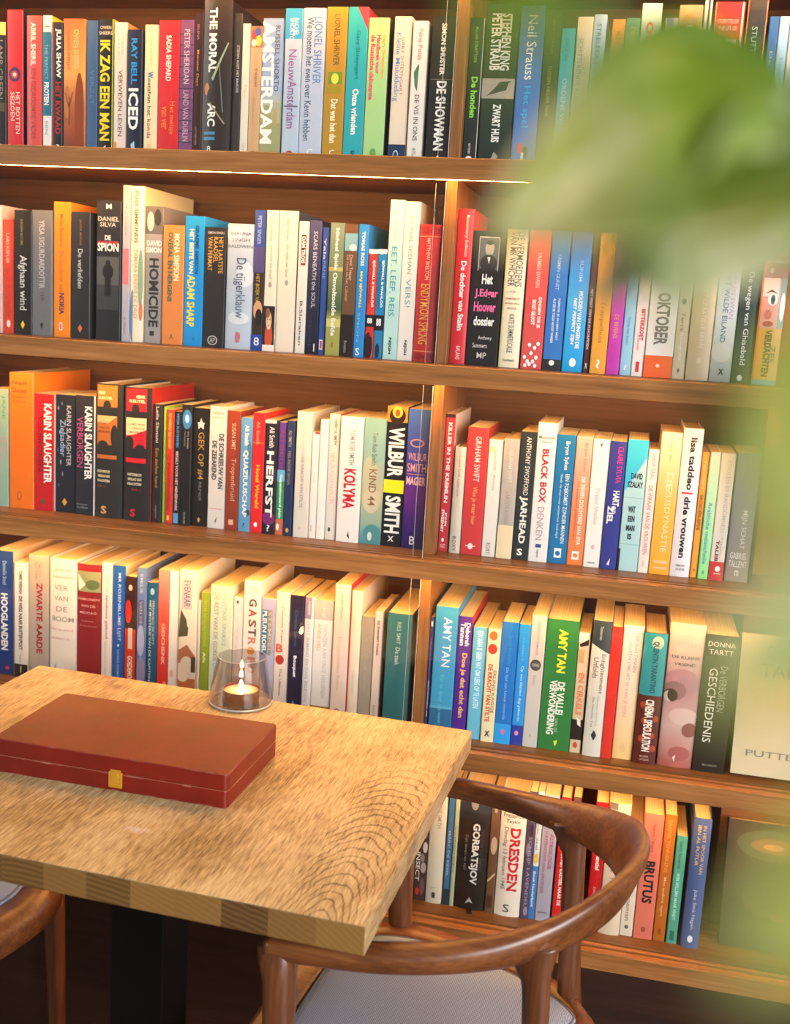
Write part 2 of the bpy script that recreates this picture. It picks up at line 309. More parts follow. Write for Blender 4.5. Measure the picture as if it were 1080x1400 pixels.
K(-0.4196,-0.3979,0.0580,1.5231,0.1903,0.121,'7a4a72','purple paperback printed with dark bricks, top shelf',1,[('r',0,1,.1,.108,'3a3048'),('r',0,1,.18,.188,'3a3048'),('r',0,1,.26,.268,'3a3048'),('r',0,1,.34,.348,'3a3048'),('r',0,1,.42,.428,'3a3048'),('r',0,1,.5,.508,'3a3048'),('r',0,1,.58,.588,'3a3048'),('r',0,1,.66,.668,'3a3048'),('r',0,1,.74,.748,'3a3048'),('r',0,1,.82,.828,'3a3048'),('r',0,1,.9,.908,'3a3048'),('d',.35,.7,.07,.47,'d8c0c8','PETER SHERIDAN',0),('d',.35,.7,.52,.9,'c8a8b8','LAND VAN DUBLIN',0),('h',.35,.6,.965,.985,'f2eee6','A',0)])
K(-0.3970,-0.3837,0.0576,1.5231,0.2006,0.127,'3a1e1c','narrow dark maroon book with small orange script, top shelf',1,[('d',.3,.6,.26,.51,'e0904a','Monster Days',0),('d',.35,.55,.08,.19,'b89080','SELENA',0),('d',.35,.5,.8,.93,'b89080','UITGEVER',0)])
K(-0.3831,-0.3389,0.0583,1.5231,0.2171,0.138,'332a26','tall dark brown hardback with white serif capitals, top shelf',1,[('d',.25,.5,.05,.46,'f2eee6','THE MORAL',1),('d',.25,.5,.66,.81,'f2eee6','ARC',1),('e',.1,.28,.53,.61,'a86a34'),('e',.2,.38,.57,.66,'14100f'),('p',((.35,.5),(.9,.26),(.92,.27),(.4,.52)),'9aa88a'),('p',((.3,.65),(.85,.79),(.83,.8),(.28,.66)),'a08a60'),('p',((.6,.4),(.62,.4),(.78,.72),(.75,.72)),'7a8a80'),('r',.12,.52,.845,.865,'4a84b0'),('r',.12,.52,.88,.9,'4a84b0'),('h',.25,.38,.94,.975,'f2eee6','8',0)],rnd=1)
K(-0.3383,-0.3254,0.0626,1.5231,0.2006,0.127,'3b3634','dark charcoal paperback with tiny white line of text, top shelf',1,[('d',.5,.75,.22,.55,'cfc8c0','STEFAN AUST HET BAADER',0)],fc='37322f')
K(-0.3243,-0.3121,0.0620,1.5231,0.1866,0.118,'e3dcc8','thin cream paperback with faint lettering, top shelf',1,[('d',.4,.65,.45,.55,'b0a890','Taipei',0),('d',.4,.6,.9,.98,'a09880','UITG',0)],fc='403832')
K(-0.3114,-0.2935,0.0618,1.5231,0.1829,0.116,'cba377','kraft brown paperback with colourful picture at top, top shelf',1,[('r',0,1,0,.16,'b06a3c'),('e',.1,.5,.03,.1,'c03a30'),('e',.4,.9,.01,.08,'4a5a9a'),('e',.5,.95,.07,.15,'e0c040'),('e',.1,.6,.1,.155,'d8d0c0'),('d',.45,.7,.31,.46,'8a6a4a','Taipei',0),('d',.35,.5,.55,.75,'a88a60','Uitgever van nu',0),('r',.3,.7,.955,.995,'2a2624')],rnd=1)
K(-0.2928,-0.2609,0.0618,1.5231,0.1938,0.123,'9db0c8','light grey blue paperback with giant white city name, top shelf',1,[('r',0,1,.62,1,'9a9c6c'),('r',.55,.95,.6,.75,'a4a890'),('e',.6,.8,.64,.78,'b09a60'),('d',.02,.55,.02,.9,'f2eee6','AMSTERDAM',1),('d',.62,.82,.05,.52,'56585c','RUSSELL SHORTO',0)],grad=[(0,'8f9a5c'),(0.35,'b4b088'),(0.5,'9cb0cc'),(1,'86a0c6')])
K(-0.2578,-0.2324,0.0582,1.5231,0.2065,0.131,'b4c6d8','pale blue paperback with violet handwriting and cyan top, top shelf',1,[('r',0,1,0,.2,'3a9ac8'),('d',.55,.78,.065,.18,'f2eee6','RACHEL',0),('d',.3,.53,.065,.21,'f2eee6','SHORTO',0),('d',.3,.7,.27,.48,'a05a9a','Nieuw',0),('d',.3,.75,.48,.8,'96508c','Amsterdam',0),('r',.1,.9,.645,.655,'5a6a6a'),('e',.3,.7,.95,.995,'b03a30')])
K(-0.2318,-0.1978,0.0589,1.5231,0.2073,0.132,'b8c4d8','pale lavender grey paperback with blue capitals and italics, top shelf',1,[('d',.55,.85,.06,.5,'5a86b8','LIONEL SHRIVER',0),('d',.22,.48,.06,.88,'4a5466','We moeten het even over Kevin hebben',0),('h',.4,.65,.935,.98,'f2eee6','C',0)])
K(-0.1972,-0.1662,0.0608,1.5231,0.2093,0.133,'b58a2c','mustard paperback with small green picture square, top shelf',1,[('d',.42,.66,.05,.38,'5a4a30','LIONEL SHRIVER',0),('r',.2,.85,.42,.5,'6a8a2a'),('e',.35,.7,.43,.5,'c8d048'),('r',.15,.8,.51,.56,'9a8a20'),('d',.4,.68,.6,.89,'f0e2c0','Dat was het dan',1),('h',.4,.65,.935,.975,'f2eee6','C',0)])
K(-0.1655,-0.1357,0.0614,1.5231,0.2095,0.133,'2fa5ae','turquoise paperback with red corner and white title, top shelf',1,[('p',((.45,0),(1,0),(1,.15)),'d03a48'),('d',.42,.64,.15,.47,'1a6a78','Gary Shteyngart',0),('d',.4,.68,.53,.83,'f2eee6','Onze vrienden',1),('h',.42,.64,.935,.985,'155a66','S',1)],fc='c23038')
K(-0.1351,-0.1046,0.0621,1.5231,0.1954,0.124,'a4cf8a','light green paperback with pink and orange lines, top shelf',1,[('d',.68,.86,.12,.42,'e8a050','Gary Shteyngart',1),('d',.44,.62,.12,.39,'d84a6a','Handboek voor',1),('d',.16,.36,.12,.57,'d84a6a','de Russische debutante',1),('e',.35,.65,.91,.98,'6a9a50')],fc='3c3a36')
K(-0.0975,-0.0724,0.0623,1.5231,0.1972,0.125,'ddd0bc','beige paperback with navy foot band and blue title, top shelf',1,[('d',.1,.42,.11,.58,'5a86c0','Kleine Mislukkeling',0),('d',.48,.64,.14,.54,'8a8278','GARY SHTEYNGART',0),('r',0,1,.88,1,'1c3452'),('e',.3,.62,.92,.985,'a8b4c0'),('e',.36,.56,.932,.973,'1c3452')],fc='efe0c4')
K(-0.0692,-0.0474,0.0575,1.5231,0.1901,0.121,'e8e2da','white paperback with green feather and black capitals, top shelf',1,[('d',.42,.68,.06,.28,'d07a6a','Nina Polak',0),('p',((.2,.36),(.5,.3),(.55,.33),(.35,.46),(.5,.5),(.3,.46)),'4a7a5a'),('d',.38,.64,.52,.85,'3a3a3a','DE VIS IN ONS',0),('d',.4,.6,.9,.99,'4a7a4a','ATLAS',0)],fc='d0c4b8')
K(-0.0423,-0.0083,0.0606,1.5231,0.1977,0.126,'2a2523','charcoal black hardback with blocky white title, top shelf',1,[('d',.42,.6,.05,.4,'e8e2da','SIMON SHUSTER',1),('r',.03,.95,.425,.43,'7a7060'),('d',.35,.72,.44,.915,'f2eee6','DE SHOWMAN',1),('p',((.4,.98),(.55,.945),(.7,.99),(.56,.975)),'f2eee6')])
K(0.0113,0.0314,0.0610,1.5231,0.1956,0.124,'2b2f2c','dark slate paperback with acid green title, top shelf',1,[('d',.42,.6,.06,.3,'8fd84a','ALLAN STRATTON',0),('d',.35,.75,.4,.68,'8fe04a','De honden',1),('d',.42,.55,.86,.93,'f2eee6','BATTENEN',0),('e',.25,.7,.945,.985,'f2eee6'),('r',.95,1,0,1,'cfcac0')])
K(0.0335,0.0790,0.0600,1.5231,0.2135,0.136,'2c352c','thick black paperback with white horror lettering and bird, top shelf',1,[('d',.52,.78,.06,.41,'c8d0c8','STEPHEN KING',1),('d',.2,.48,.06,.41,'d8dcd4','PETER STRAUB',1),('r',0,1,.46,.585,'a89a90'),('p',((.15,.57),(.4,.52),(.55,.48),(.9,.475),(.7,.51),(.78,.53),(.45,.55)),'3a4438'),('d',.4,.62,.62,.86,'f2eee6','ZWART HUIS',1),('p',((.4,.98),(.5,.92),(.65,.95),(.5,.985)),'9a988c')])
K(0.0813,0.1147,0.0581,1.5231,0.2109,0.134,'4a74b8','medium blue paperback with white name and cyan title, top shelf',1,[('d',.35,.7,.06,.46,'f2eee6','Neil Strauss',0),('d',.3,.6,.5,.76,'38b0d8','Het spel',0),('e',.2,.5,.86,.93,'c84a5a'),('e',.45,.7,.88,.96,'28402a'),('r',.42,.52,.92,.99,'e8e0d8')])
K(0.1154,0.1377,0.0598,1.5231,0.2051,0.130,'3e4632','dark olive paperback with yellow letters behind leaf haze, top shelf',1,[('d',.45,.6,.06,.28,'9a9a40','MATTHIJS',0),('d',.4,.58,.35,.68,'a8b030','TUSSEN NEDER HIER',0)])  # green haze of the blurred leaf is painted into the cover colour
K(0.1390,0.1570,0.0575,1.5231,0.1816,0.115,'2bb4c8','cyan paperback with white lettering half behind leaf, top shelf',1,[('d',.3,.6,.08,.24,'1a6a88','Dark sky',0),('d',.35,.65,.36,.75,'d8f0f0','ORDENE WEG',0)])
K(0.1589,0.1806,0.0626,1.5231,0.1976,0.125,'dcd6c8','cream paperback with pink name and grey capitals, top shelf',1,[('d',.5,.75,.24,.6,'e09a90','CHERYL STRAYED',0),('d',.18,.44,.14,.8,'8a8c80','SCHITTERENDE KLEINE DINGEN',0)])
K(0.1812,0.1983,0.0622,1.5231,0.2004,0.127,'a8c8e4','powder blue paperback with navy name, top shelf',1,[('d',.3,.6,.06,.33,'3a5a8a','STRELECKY',0),('d',.3,.6,.4,.75,'98a8b8','TIME WEG',0)],rnd=1)
K(0.2065,0.2237,0.0603,1.5231,0.1940,0.123,'d09040','amber paperback standing behind the plant, top shelf',1,[('d',.35,.65,.08,.3,'a06a30','MAX STEEN',0)])
K(0.2247,0.2427,0.0588,1.5231,0.1951,0.124,'5a8f72','sea green paperback with yellow capitals behind plant, top shelf',1,[('d',.35,.65,.06,.3,'b8b060','DIEREN ZIN',0)])
K(0.2441,0.2703,0.0625,1.5231,0.2151,0.137,'b4d8d0','tall mint paperback with thick red lettering, top shelf',1,[('d',.3,.62,.11,.5,'e04038','Overleven',1)])
K(0.2762,0.2926,0.0604,1.5231,0.1957,0.124,'c0b4d4','lilac paperback with dark figure printed on it, top shelf',1,[('e',.15,.75,.06,.4,'2a3038'),('r',.1,.6,.0,.05,'6a6ab0')])
K(0.2932,0.3236,0.0623,1.5231,0.2127,0.135,'c8a882','tan paperback with white author name, top shelf',1,[('e',.1,.8,.05,.2,'b8906a'),('e',.3,.9,.15,.3,'d8bc90'),('d',.35,.6,.12,.5,'f2eee6','DOUGLAS',1)])
K(0.3256,0.3354,0.0621,1.5231,0.2194,0.139,'e4e2e0','white spined thin book beside red one, top shelf',1,[('r',.45,.7,0,1,'2a2a2c')])
K(0.3390,0.3778,0.0601,1.5231,0.2160,0.137,'c82f36','tall red book with cream border and white big letters, top shelf',1,[('r',.9,.96,0,.9,'f0e0cc'),('r',.02,.05,0,.9,'e8a060'),('h',.12,.82,.1,.125,'f0d0c8','STORYTELLER',0),('h',.16,.78,.14,.165,'f0d0c8','THE LIFE OF',0),('d',.25,.75,.22,.36,'f2eee6','R',1),('d',.25,.75,.38,.9,'f2eee6','oald',1)],fc='e8e0d8')
K(0.3809,0.4063,0.0595,1.5231,0.2229,0.142,'3a3a3c','tall charcoal book with orange edges and mint name, top shelf',1,[('r',0,.06,0,1,'d0683c'),('r',.94,1,0,1,'c8805a'),('d',.32,.56,.17,.42,'9ac8b0','STUTTARD',0),('d',.3,.6,.5,.9,'f2eee6','NERO',1)])
K(0.4101,0.4225,0.0606,1.5231,0.1983,0.126,'3f6fae','medium blue slim paperback beside pale blue one, top shelf',1,[('d',.3,.6,.22,.5,'d8e0f0','De magie',0)])
K(0.4231,0.4360,0.0596,1.5231,0.1981,0.126,'a4d0ea','sky blue slim paperback near the shelf end, top shelf',1,[('e',.2,.8,.0,.08,'d8ecf4'),('d',.3,.6,.25,.6,'6a9ac8','Tijdens zomer',0)])
K(0.4366,0.4532,0.0580,1.5231,0.2020,0.128,'e4e6e8','white paperback closing the row at the divider, top shelf',1,[])
K(-0.7374,-0.7182,0.0648,1.2400,0.1994,0.127,'d8b0ac','pale pink paperback at the row start, second shelf',2,[('r',0,.5,.3,.7,'5a5048')],fc='e6c0b8')
K(-0.7176,-0.6984,0.0679,1.2400,0.1776,0.115,'d8452c','vermilion paperback with small white bird mark, second shelf',2,[('d',.35,.6,.12,.38,'f0c0a8','LARS KEPLER',0),('d',.3,.6,.42,.85,'b83424','NACHT VAN DE WINTER',0),('e',.35,.7,.88,.945,'e8d8cc')])
K(-0.6948,-0.6644,0.0633,1.2400,0.1929,0.122,'241f1c','black paperback with white script and yellow diamond, second shelf',2,[('d',.35,.5,.07,.28,'9a8a3a','JURGEN BOOMS',0),('d',.25,.7,.36,.8,'e0dcd4','Afghaan wind',0),('p',((.5,.885),(.62,.92),(.5,.955),(.38,.92)),'e8c030')])
K(-0.6638,-0.6292,0.0633,1.2400,0.1941,0.123,'6e6f74','grey paperback with pale long author name, second shelf',2,[('d',.38,.62,.08,.62,'c0c0c4','YRSA SIGURDARDOTTIR',0),('d',.42,.6,.65,.72,'4a4a50','IJS',0),('p',((.5,.89),(.58,.91),(.5,.95),(.42,.91)),'2a2a2c')])
K(-0.6286,-0.5994,0.0668,1.2400,0.2081,0.132,'f08a1c','vivid orange paperback with purple lettering, second shelf',2,[('d',.4,.58,.09,.33,'a84a2a','Mieke Bruinsma',0),('d',.38,.6,.36,.66,'c05a3a','De wonderen van',0),('d',.38,.64,.67,.83,'5a2a5a','NOKIA',1),('r',.38,.55,.89,.95,'d8d0d8'),('r',.42,.5,.9,.94,'c8304a')],fc='f08a1c')
K(-0.5967,-0.5648,0.0647,1.2400,0.1940,0.123,'2c2c2f','charcoal paperback with orange diamond near foot, second shelf',2,[('d',.42,.55,.06,.26,'a05a48','JAVIER MARIAS',0),('d',.38,.6,.29,.6,'d8d4cc','De verliefden',0),('p',((.5,.885),(.62,.92),(.5,.955),(.38,.92)),'d8703a')],fc='36302f')
K(-0.5554,-0.5139,0.0662,1.2400,0.2130,0.135,'28282c','thick black thriller with shadowy man and stacked white title, second shelf',2,[('h',.4,.62,.025,.06,'f2eee6','M',1),('h',.08,.92,.115,.145,'d8d4cc','DANIEL',0),('h',.16,.8,.155,.185,'d8d4cc','SILVA',0),('h',.36,.6,.245,.28,'f2eee6','DE',1),('r',.05,.9,.287,.315,'a8323a'),('h',.06,.92,.3,.36,'f2eee6','SPION',1),('r',.04,.94,.395,.78,'3c3c3e'),('r',.04,.94,.4,.6,'565656'),('e',.4,.6,.42,.46,'1c1c1e'),('e',.28,.72,.45,.56,'1c1c1e'),('r',.38,.62,.52,.68,'1c1c1e')])
K(-0.5114,-0.4983,0.0658,1.2400,0.2366,0.150,'b8b4bc','tall slim grey white book with red blocks, second shelf',2,[('r',.1,.85,.4,.63,'d87a80'),('d',.3,.55,.13,.32,'6a6a70','Posy Simmonds',0),('d',.3,.55,.84,.96,'6a6a70','A Harper',0)],fc='f4ece4')
K(-0.4969,-0.4754,0.0651,1.2400,0.2359,0.190,'f0e8dc','tall white picture book with gold lettering and watercolour, second shelf',2,[('e',.0,.4,.66,1,'5a86b8'),('e',.6,1.0,.4,.78,'8aa890'),('e',.7,1.0,.74,.86,'d87a60'),('r',.25,.6,.02,.99,'f0e0b8'),('d',.3,.55,.03,.36,'6a5a2c','POSY SIMMONDS',1),('d',.3,.55,.4,.85,'c89a50','TAMARA DREWE DE DRIEF',0)],fc='eed8a0')
K(-0.4748,-0.4456,0.0690,1.2400,0.2073,0.132,'a09c98','grey paperback with photo of men and tall dark capitals, second shelf',2,[('r',0,1,0,.2,'6a6764'),('e',.1,.5,.04,.18,'c0bab4'),('e',.5,.9,.02,.14,'3a3836'),('h',.1,.95,.245,.285,'f0ece4','DAVID',1),('h',.04,.95,.295,.335,'f0ece4','SIMON',1),('d',.3,.78,.375,.88,'35322f','HOMICIDE',1),('r',.35,.6,.91,.945,'3a3836')],fc='8a8078')
K(-0.4429,-0.4085,0.0642,1.2400,0.1804,0.115,'e08a48','soft orange paperback with cream and green names, second shelf',2,[('d',.55,.78,.07,.46,'f4e2c0','MONA SIMPSON',1),('d',.26,.46,.06,.64,'2f6a58','OVERAL EN NERGENS',1),('h',.38,.58,.91,.955,'8a5030','A',0)])
K(-0.4079,-0.3765,0.0655,1.2400,0.1952,0.124,'2492d8','bright blue paperback with yellow and cream title, second shelf',2,[('d',.56,.72,.07,.44,'123a78','GRAEME SIMSION',1),('d',.26,.46,.1,.44,'f4e0a8','HET BESTE VAN',1),('d',.2,.56,.45,.85,'f0d848','ADAM SHARP',1),('h',.5,.62,.93,.955,'1a5a98','S',0)],fc='2a9ae0')
K(-0.3750,-0.3409,0.0642,1.2400,0.1799,0.115,'2e2b2b','black paperback with gold three line title and round mark, second shelf',2,[('h',.15,.9,.035,.055,'c8c4bc','SIMON SINGH',0),('d',.68,.86,.08,.38,'d8a850','HET LAATSTE',0),('d',.44,.62,.08,.29,'d8a850','RAADSEL',0),('d',.18,.36,.08,.36,'d8a850','VAN FERMAT',0),('e',.25,.72,.9,.98,'c0bcb4'),('e',.3,.67,.908,.972,'2e2b2b'),('h',.36,.6,.92,.96,'c0bcb4','AP',0)],fc='282424')
K(-0.3397,-0.2966,0.0668,1.2400,0.1866,0.118,'b4c4d6','misty sky blue hardback with large thin serif title, second shelf',2,[('e',-.02,.6,.02,.14,'d0d6de'),('e',.4,1.02,.3,.5,'c8d2de'),('e',.1,.9,.7,.8,'ccd4dc'),('h',.12,.9,.065,.09,'6a6a74','SHAUNA',0),('h',.2,.85,.115,.14,'6a6a74','SINGH',0),('h',.06,.95,.165,.19,'6a6a74','BALDWIN',0),('d',.32,.72,.27,.75,'58606c','De tijgerklauw',0),('d',.44,.6,.86,.95,'d04038','ARENA',1)],rnd=1)
K(-0.2959,-0.2791,0.0647,1.2400,0.2077,0.132,'3a2c26','dark slim paperback with blue top and white ring mark, second shelf',2,[('r',0,1,0,.26,'2f4a96'),('r',0,1,.26,.44,'50487a'),('e',.1,.95,.64,.78,'d09a78'),('e',.3,.95,.7,.82,'2a1c18'),('d',.3,.6,.04,.24,'a8b0d8','PETER SINGER',0),('d',.3,.6,.45,.68,'c8a848','HET BOEK VAN',0),('r',0,1,.885,1,'24449c'),('h',.25,.75,.905,.965,'f2eee6','8',0)])
K(-0.2783,-0.2598,0.0651,1.2400,0.2084,0.132,'e6dccb','cream paperback with small portrait of a woman, second shelf',2,[('d',.4,.58,.05,.22,'8a8478','Gillian Sinclair',0),('d',.4,.58,.25,.48,'8a8478','Het boek der Engel',0),('e',.35,.65,.505,.545,'a09a8c'),('r',0,1,.675,.955,'2c241e'),('e',.2,.85,.8,.99,'c05030'),('r',0,1,.955,1,'e8e2d8'),('e',.28,.75,.715,.845,'e0b898'),('e',.22,.6,.69,.76,'8a5a3a'),('e',.36,.46,.765,.775,'3a2a20'),('e',.56,.66,.765,.775,'3a2a20'),('e',.44,.58,.81,.818,'a84a40')])
K(-0.2592,-0.2293,0.0675,1.2400,0.2087,0.133,'e4dac8','wide cream paperback with tiny centred title, second shelf',2,[('d',.44,.57,.05,.2,'8a8478','Gilbert Sinoue',0),('d',.44,.57,.24,.46,'8a8478','De vallei van God',0),('e',.42,.6,.485,.525,'a09a8c')],fc='3f4858')
K(-0.2268,-0.2117,0.0649,1.2400,0.1944,0.123,'e2dcd2','white narrow paperback with red boxed stamp, second shelf',2,[('r',.3,.8,.1,.33,'7a2a28'),('d',.38,.7,.115,.315,'f2eee6','DAM TROIS',1),('d',.4,.65,.6,.94,'5a5854','B.Slaraken',0)])
K(-0.2111,-0.1919,0.0664,1.2400,0.1963,0.125,'23243c','dark navy paperback with white haunting title, second shelf',2,[('d',.4,.68,.08,.65,'c8c8d4','SCARS BENEATH the SOUL',0),('d',.3,.5,.75,.95,'3a3c60','NOVEL',0),('r',.72,.8,.92,.98,'f2eee6')],grad=[(0,'16182a'),(0.5,'2c2a3e'),(1,'4a4a70')])
K(-0.1913,-0.1805,0.0684,1.2400,0.1870,0.119,'35509a','thin royal blue paperback with red white mark, second shelf',2,[('d',.3,.6,.08,.25,'d8dcf0','Yala',0),('d',.3,.6,.26,.4,'8a98d0','PANE',0),('r',.2,.7,.88,.96,'d8d0d8'),('r',.3,.6,.89,.95,'c04040')])
K(-0.1782,-0.1564,0.0636,1.2400,0.1941,0.123,'6c7a54','moss green paperback with pale meadow picture and white script, second shelf',2,[('r',0,1,.7,1,'9a9a50'),('r',0,1,.72,.78,'c8c070'),('r',0,1,.33,.36,'b8a868'),('d',.36,.64,.04,.35,'e8e6d8','Michael Spide',1),('d',.36,.64,.37,.85,'e8e6d8','Onvoltooide liefde',1),('h',.4,.6,.9,.94,'b05030','x',0)],grad=[(0,'9a9648'),(0.25,'a8a458'),(0.35,'42583c'),(0.6,'708058'),(1,'7a8a78')])
K(-0.1558,-0.1358,0.0634,1.2400,0.1932,0.123,'6a4c34','brown paperback with cloudy blue top picture, second shelf',2,[('r',.05,1,.07,.2,'6fa0b0'),('e',.4,.95,.15,.2,'d8d8d0'),('r',0,1,.68,1,'241a16'),('d',.5,.7,.23,.42,'d0c0a8','David Treuer',0),('d',.26,.44,.23,.58,'c0a888','De roos uit het Calamar',0),('d',.35,.55,.88,.97,'a09890','Bosatte',0)])
K(-0.1352,-0.1194,0.0644,1.2400,0.1937,0.123,'2f86cc','azure paperback with cream and yellow names, second shelf',2,[('d',.38,.66,.055,.31,'f0e8d0','TOMAS ROSS',1),('d',.34,.62,.35,.63,'f0d840','MAJ SJÖWALL',1),('d',.3,.5,.66,.88,'80b8e0','SPION',0),('h',.25,.65,.93,.985,'f2eee6','S',0)],fc='2a78c0')
K(-0.1188,-0.1052,0.0676,1.2400,0.1588,0.115,'d83a30','short red crime paperback with white names and skull lower half, second shelf',2,[('r',0,1,0,.04,'f0e8e0'),('e',.1,.6,.005,.045,'f2eee6'),('d',.5,.8,.1,.53,'f2eee6','SJÖWALL & WAHLÖÖ',1),('d',.2,.38,.12,.5,'8a2420','HET PASSAGIERS',0),('r',0,1,.6,.71,'1c1a1c'),('h',.2,.75,.63,.68,'f2eee6','88',1),('e',-.02,.9,.76,1.02,'2a1c1a'),('e',.5,.9,.71,.8,'c03028')])
K(-0.1046,-0.0910,0.0667,1.2400,0.1594,0.115,'1f7fb4','short teal blue crime paperback with white names, second shelf',2,[('r',0,1,0,.04,'f0e8e0'),('e',.2,.7,.005,.045,'f2eee6'),('d',.5,.8,.1,.53,'f2eee6','SJÖWALL & WAHLÖÖ',1),('d',.2,.38,.12,.55,'0f4a78','DE GESLOTEN KAMER',0),('r',0,1,.6,.74,'1c1a1c'),('h',.2,.75,.63,.7,'f2eee6','88',1),('e',.1,1.0,.76,1.02,'2a78a8'),('e',.2,.7,.86,1.0,'1c2a34')])
K(-0.0896,-0.0684,0.0644,1.2400,0.2303,0.146,'b4dcd8','tall pale aqua cookbook with teal spaced title, second shelf',2,[('d',.42,.6,.07,.25,'8aa8a8','Donal Skehan',0),('d',.3,.64,.29,.74,'3a98a4','EET. LEEF. REIS.',0),('d',.38,.6,.86,.965,'2a2c2c','NIJGH',1)],fc='dce6e0')
K(-0.0678,-0.0446,0.0650,1.2400,0.2285,0.145,'e6e2dc','tall white cookbook with pale green VERS title, second shelf',2,[('d',.4,.62,.09,.45,'8a8a8c','DONAL SKEHAN',0),('d',.36,.66,.48,.66,'5aa8b4','VERS!',0),('d',.42,.62,.87,.965,'2a2c2c','NIJGH',1)],fc='d8d2c8')
K(-0.0433,-0.0124,0.0641,1.2400,0.1974,0.125,'c02c2c','ornate red hardback with gold title beside the glass edge, second shelf',2,[('e',.05,.5,.015,.075,'8a1c20'),('e',.5,.95,.015,.075,'8a1c20'),('r',0,1,.085,.09,'d89a60'),('r',0,1,.095,.1,'8a1c20'),('d',.4,.56,.1,.4,'e8b8a0','MATTHEW SKELTON',0),('d',.25,.65,.43,.87,'d8a850','ENDYMION SPRING',0),('r',0,1,.92,.925,'d89a60'),('e',.05,.5,.935,.99,'8a1c20'),('e',.5,.95,.935,.99,'8a1c20')],rnd=1)
K(0.0113,0.0348,0.0658,1.2400,0.2211,0.140,'d8303a','wide bright red hardback with white vertical title, second shelf',2,[('d',.5,.72,.04,.3,'f4d8d0','Rosemary Sullivan',0),('d',.4,.7,.33,.78,'f2eee6','De dochter van Stalin',1),('d',.42,.65,.88,.97,'f4d8d0','BALANS',0)],rnd=1)
K(0.0359,0.0817,0.0633,1.2400,0.1914,0.122,'262223','wide black biography with framed portrait and pink words, second shelf',2,[('r',.2,.84,.04,.29,'c8c0bc'),('r',.22,.82,.048,.283,'5a6068'),('e',.4,.68,.07,.18,'b0a8a0'),('e',.42,.66,.065,.1,'3a3634'),('e',.26,.8,.17,.3,'26282c'),('p',((.48,.19),(.58,.19),(.54,.24)),'e0dcd8'),('r',.22,.82,.277,.29,'262223'),('h',.36,.7,.315,.39,'f0ece4','Het',1),('h',.16,.9,.425,.5,'e86aa0','J.Edgar',1),('h',.16,.86,.52,.595,'e86aa0','Hoover',1),('h',.18,.84,.63,.7,'f0ece4','dossier',1),('h',.36,.8,.775,.81,'d8d4cc','Anthony',0),('h',.2,.66,.83,.865,'d8d4cc','Summers',0),('h',.36,.66,.9,.945,'c8c4bc','MP',0)])
K(0.0841,0.1134,0.0672,1.2400,0.1960,0.124,'ece2c4','cream hardback with two lines of black capitals and red words, second shelf',2,[('r',0,.08,0,1,'e8d88a'),('d',.55,.85,.02,.41,'4a4844','DE VERMOEDENS',0),('d',.2,.5,.02,.41,'4a4844','VAN MR WHICHER',0),('h',.1,.9,.44,.455,'8a8478','---OF---',0),('h',.15,.85,.49,.505,'b04840','DE MOORD OP',0),('h',.15,.85,.525,.54,'b04840','ROAD HILL',0),('h',.25,.7,.56,.575,'b04840','HOUSE',0),('d',.4,.64,.61,.89,'5a5854','KATE SUMMERSCALE',0),('h',.2,.8,.935,.955,'4a4844','Vuurbaak',0)],rnd=1)
K(0.1161,0.1464,0.0684,1.2400,0.1975,0.125,'da5450','coral red paperback with white blossom at foot, second shelf',2,[('d',.45,.62,.16,.41,'f4c8b8','YASMIN SWAIN',0),('d',.62,.78,.48,.7,'f2eee6','DINGEN DIE JE',1),('d',.36,.52,.5,.68,'f2eee6','NOOIT GELOOFT',1),('e',.1,.26,.9,.93,'f4ecec'),('e',.25,.41,.93,.96,'f4ecec'),('e',.4,.56,.87,.9,'f4ecec'),('e',.5,.66,.93,.96,'f4ecec'),('e',.65,.81,.9,.93,'f4ecec'),('e',.7,.86,.8,.83,'f4ecec'),('e',.35,.51,.95,.98,'f4ecec'),('e',.15,.31,.96,.99,'f4ecec'),('e',.62,.78,.96,.99,'f4ecec'),('e',.3,.46,.81,.84,'f4ecec'),('e',.55,.71,.83,.86,'f4ecec')])
K(0.1478,0.1743,0.0687,1.2400,0.1966,0.125,'3a76c0','medium blue paperback with dark foot and white mark, second shelf',2,[('d',.4,.56,.16,.42,'a8c0e0','YASMIN GUNST',0),('d',.58,.7,.48,.78,'d0dcf0','HIERDIE JE ALLEEN MIST',1),('d',.34,.46,.48,.8,'d0dcf0','ALS ZE ER TOCH NOOIT WAREN',1),('r',0,1,.92,1,'2c2c2e'),('e',.35,.65,.925,.965,'f2eee6')])
K(0.1761,0.2049,0.0674,1.2400,0.1965,0.125,'2f7fd4','blue to cyan paperback with slanted white title, second shelf',2,[('d',.58,.76,.42,.83,'f2eee6','HOUDEN VAN DINGEN DIE',1),('d',.3,.48,.47,.8,'f2eee6','NIET PERFECT ZIJN',1),('e',.35,.68,.9,.965,'f2eee6'),('d',.5,.65,.2,.35,'a0c0f0','SUNIM',0)],grad=[(0,'1a9ad8'),(0.5,'4aa8e0'),(1,'2a4ab8')])
K(0.2060,0.2149,0.0688,1.2400,0.1968,0.125,'5a2a34','thin maroon paperback with pale pink capitals, second shelf',2,[('d',.3,.65,.4,.83,'e0c0c0','HET FEEST VAN DE SCHORPIOEN',1),('h',.3,.7,.93,.97,'f2eee6','x',0)])
K(0.2160,0.2381,0.0631,1.2400,0.1967,0.125,'e8a23c','amber yellow paperback with loose brown script, second shelf',2,[('d',.35,.65,.48,.78,'a8743a','Trappelhuis',0),('d',.4,.6,.9,.96,'f2eee6','~',0)])
K(0.2387,0.2570,0.0647,1.2400,0.1940,0.123,'c23fae','magenta paperback with gold capitals, second shelf',2,[('d',.35,.65,.565,.737,'e8a848','DE ERFENIS',0),('e',-.02,.7,.775,.925,'b838a4')])
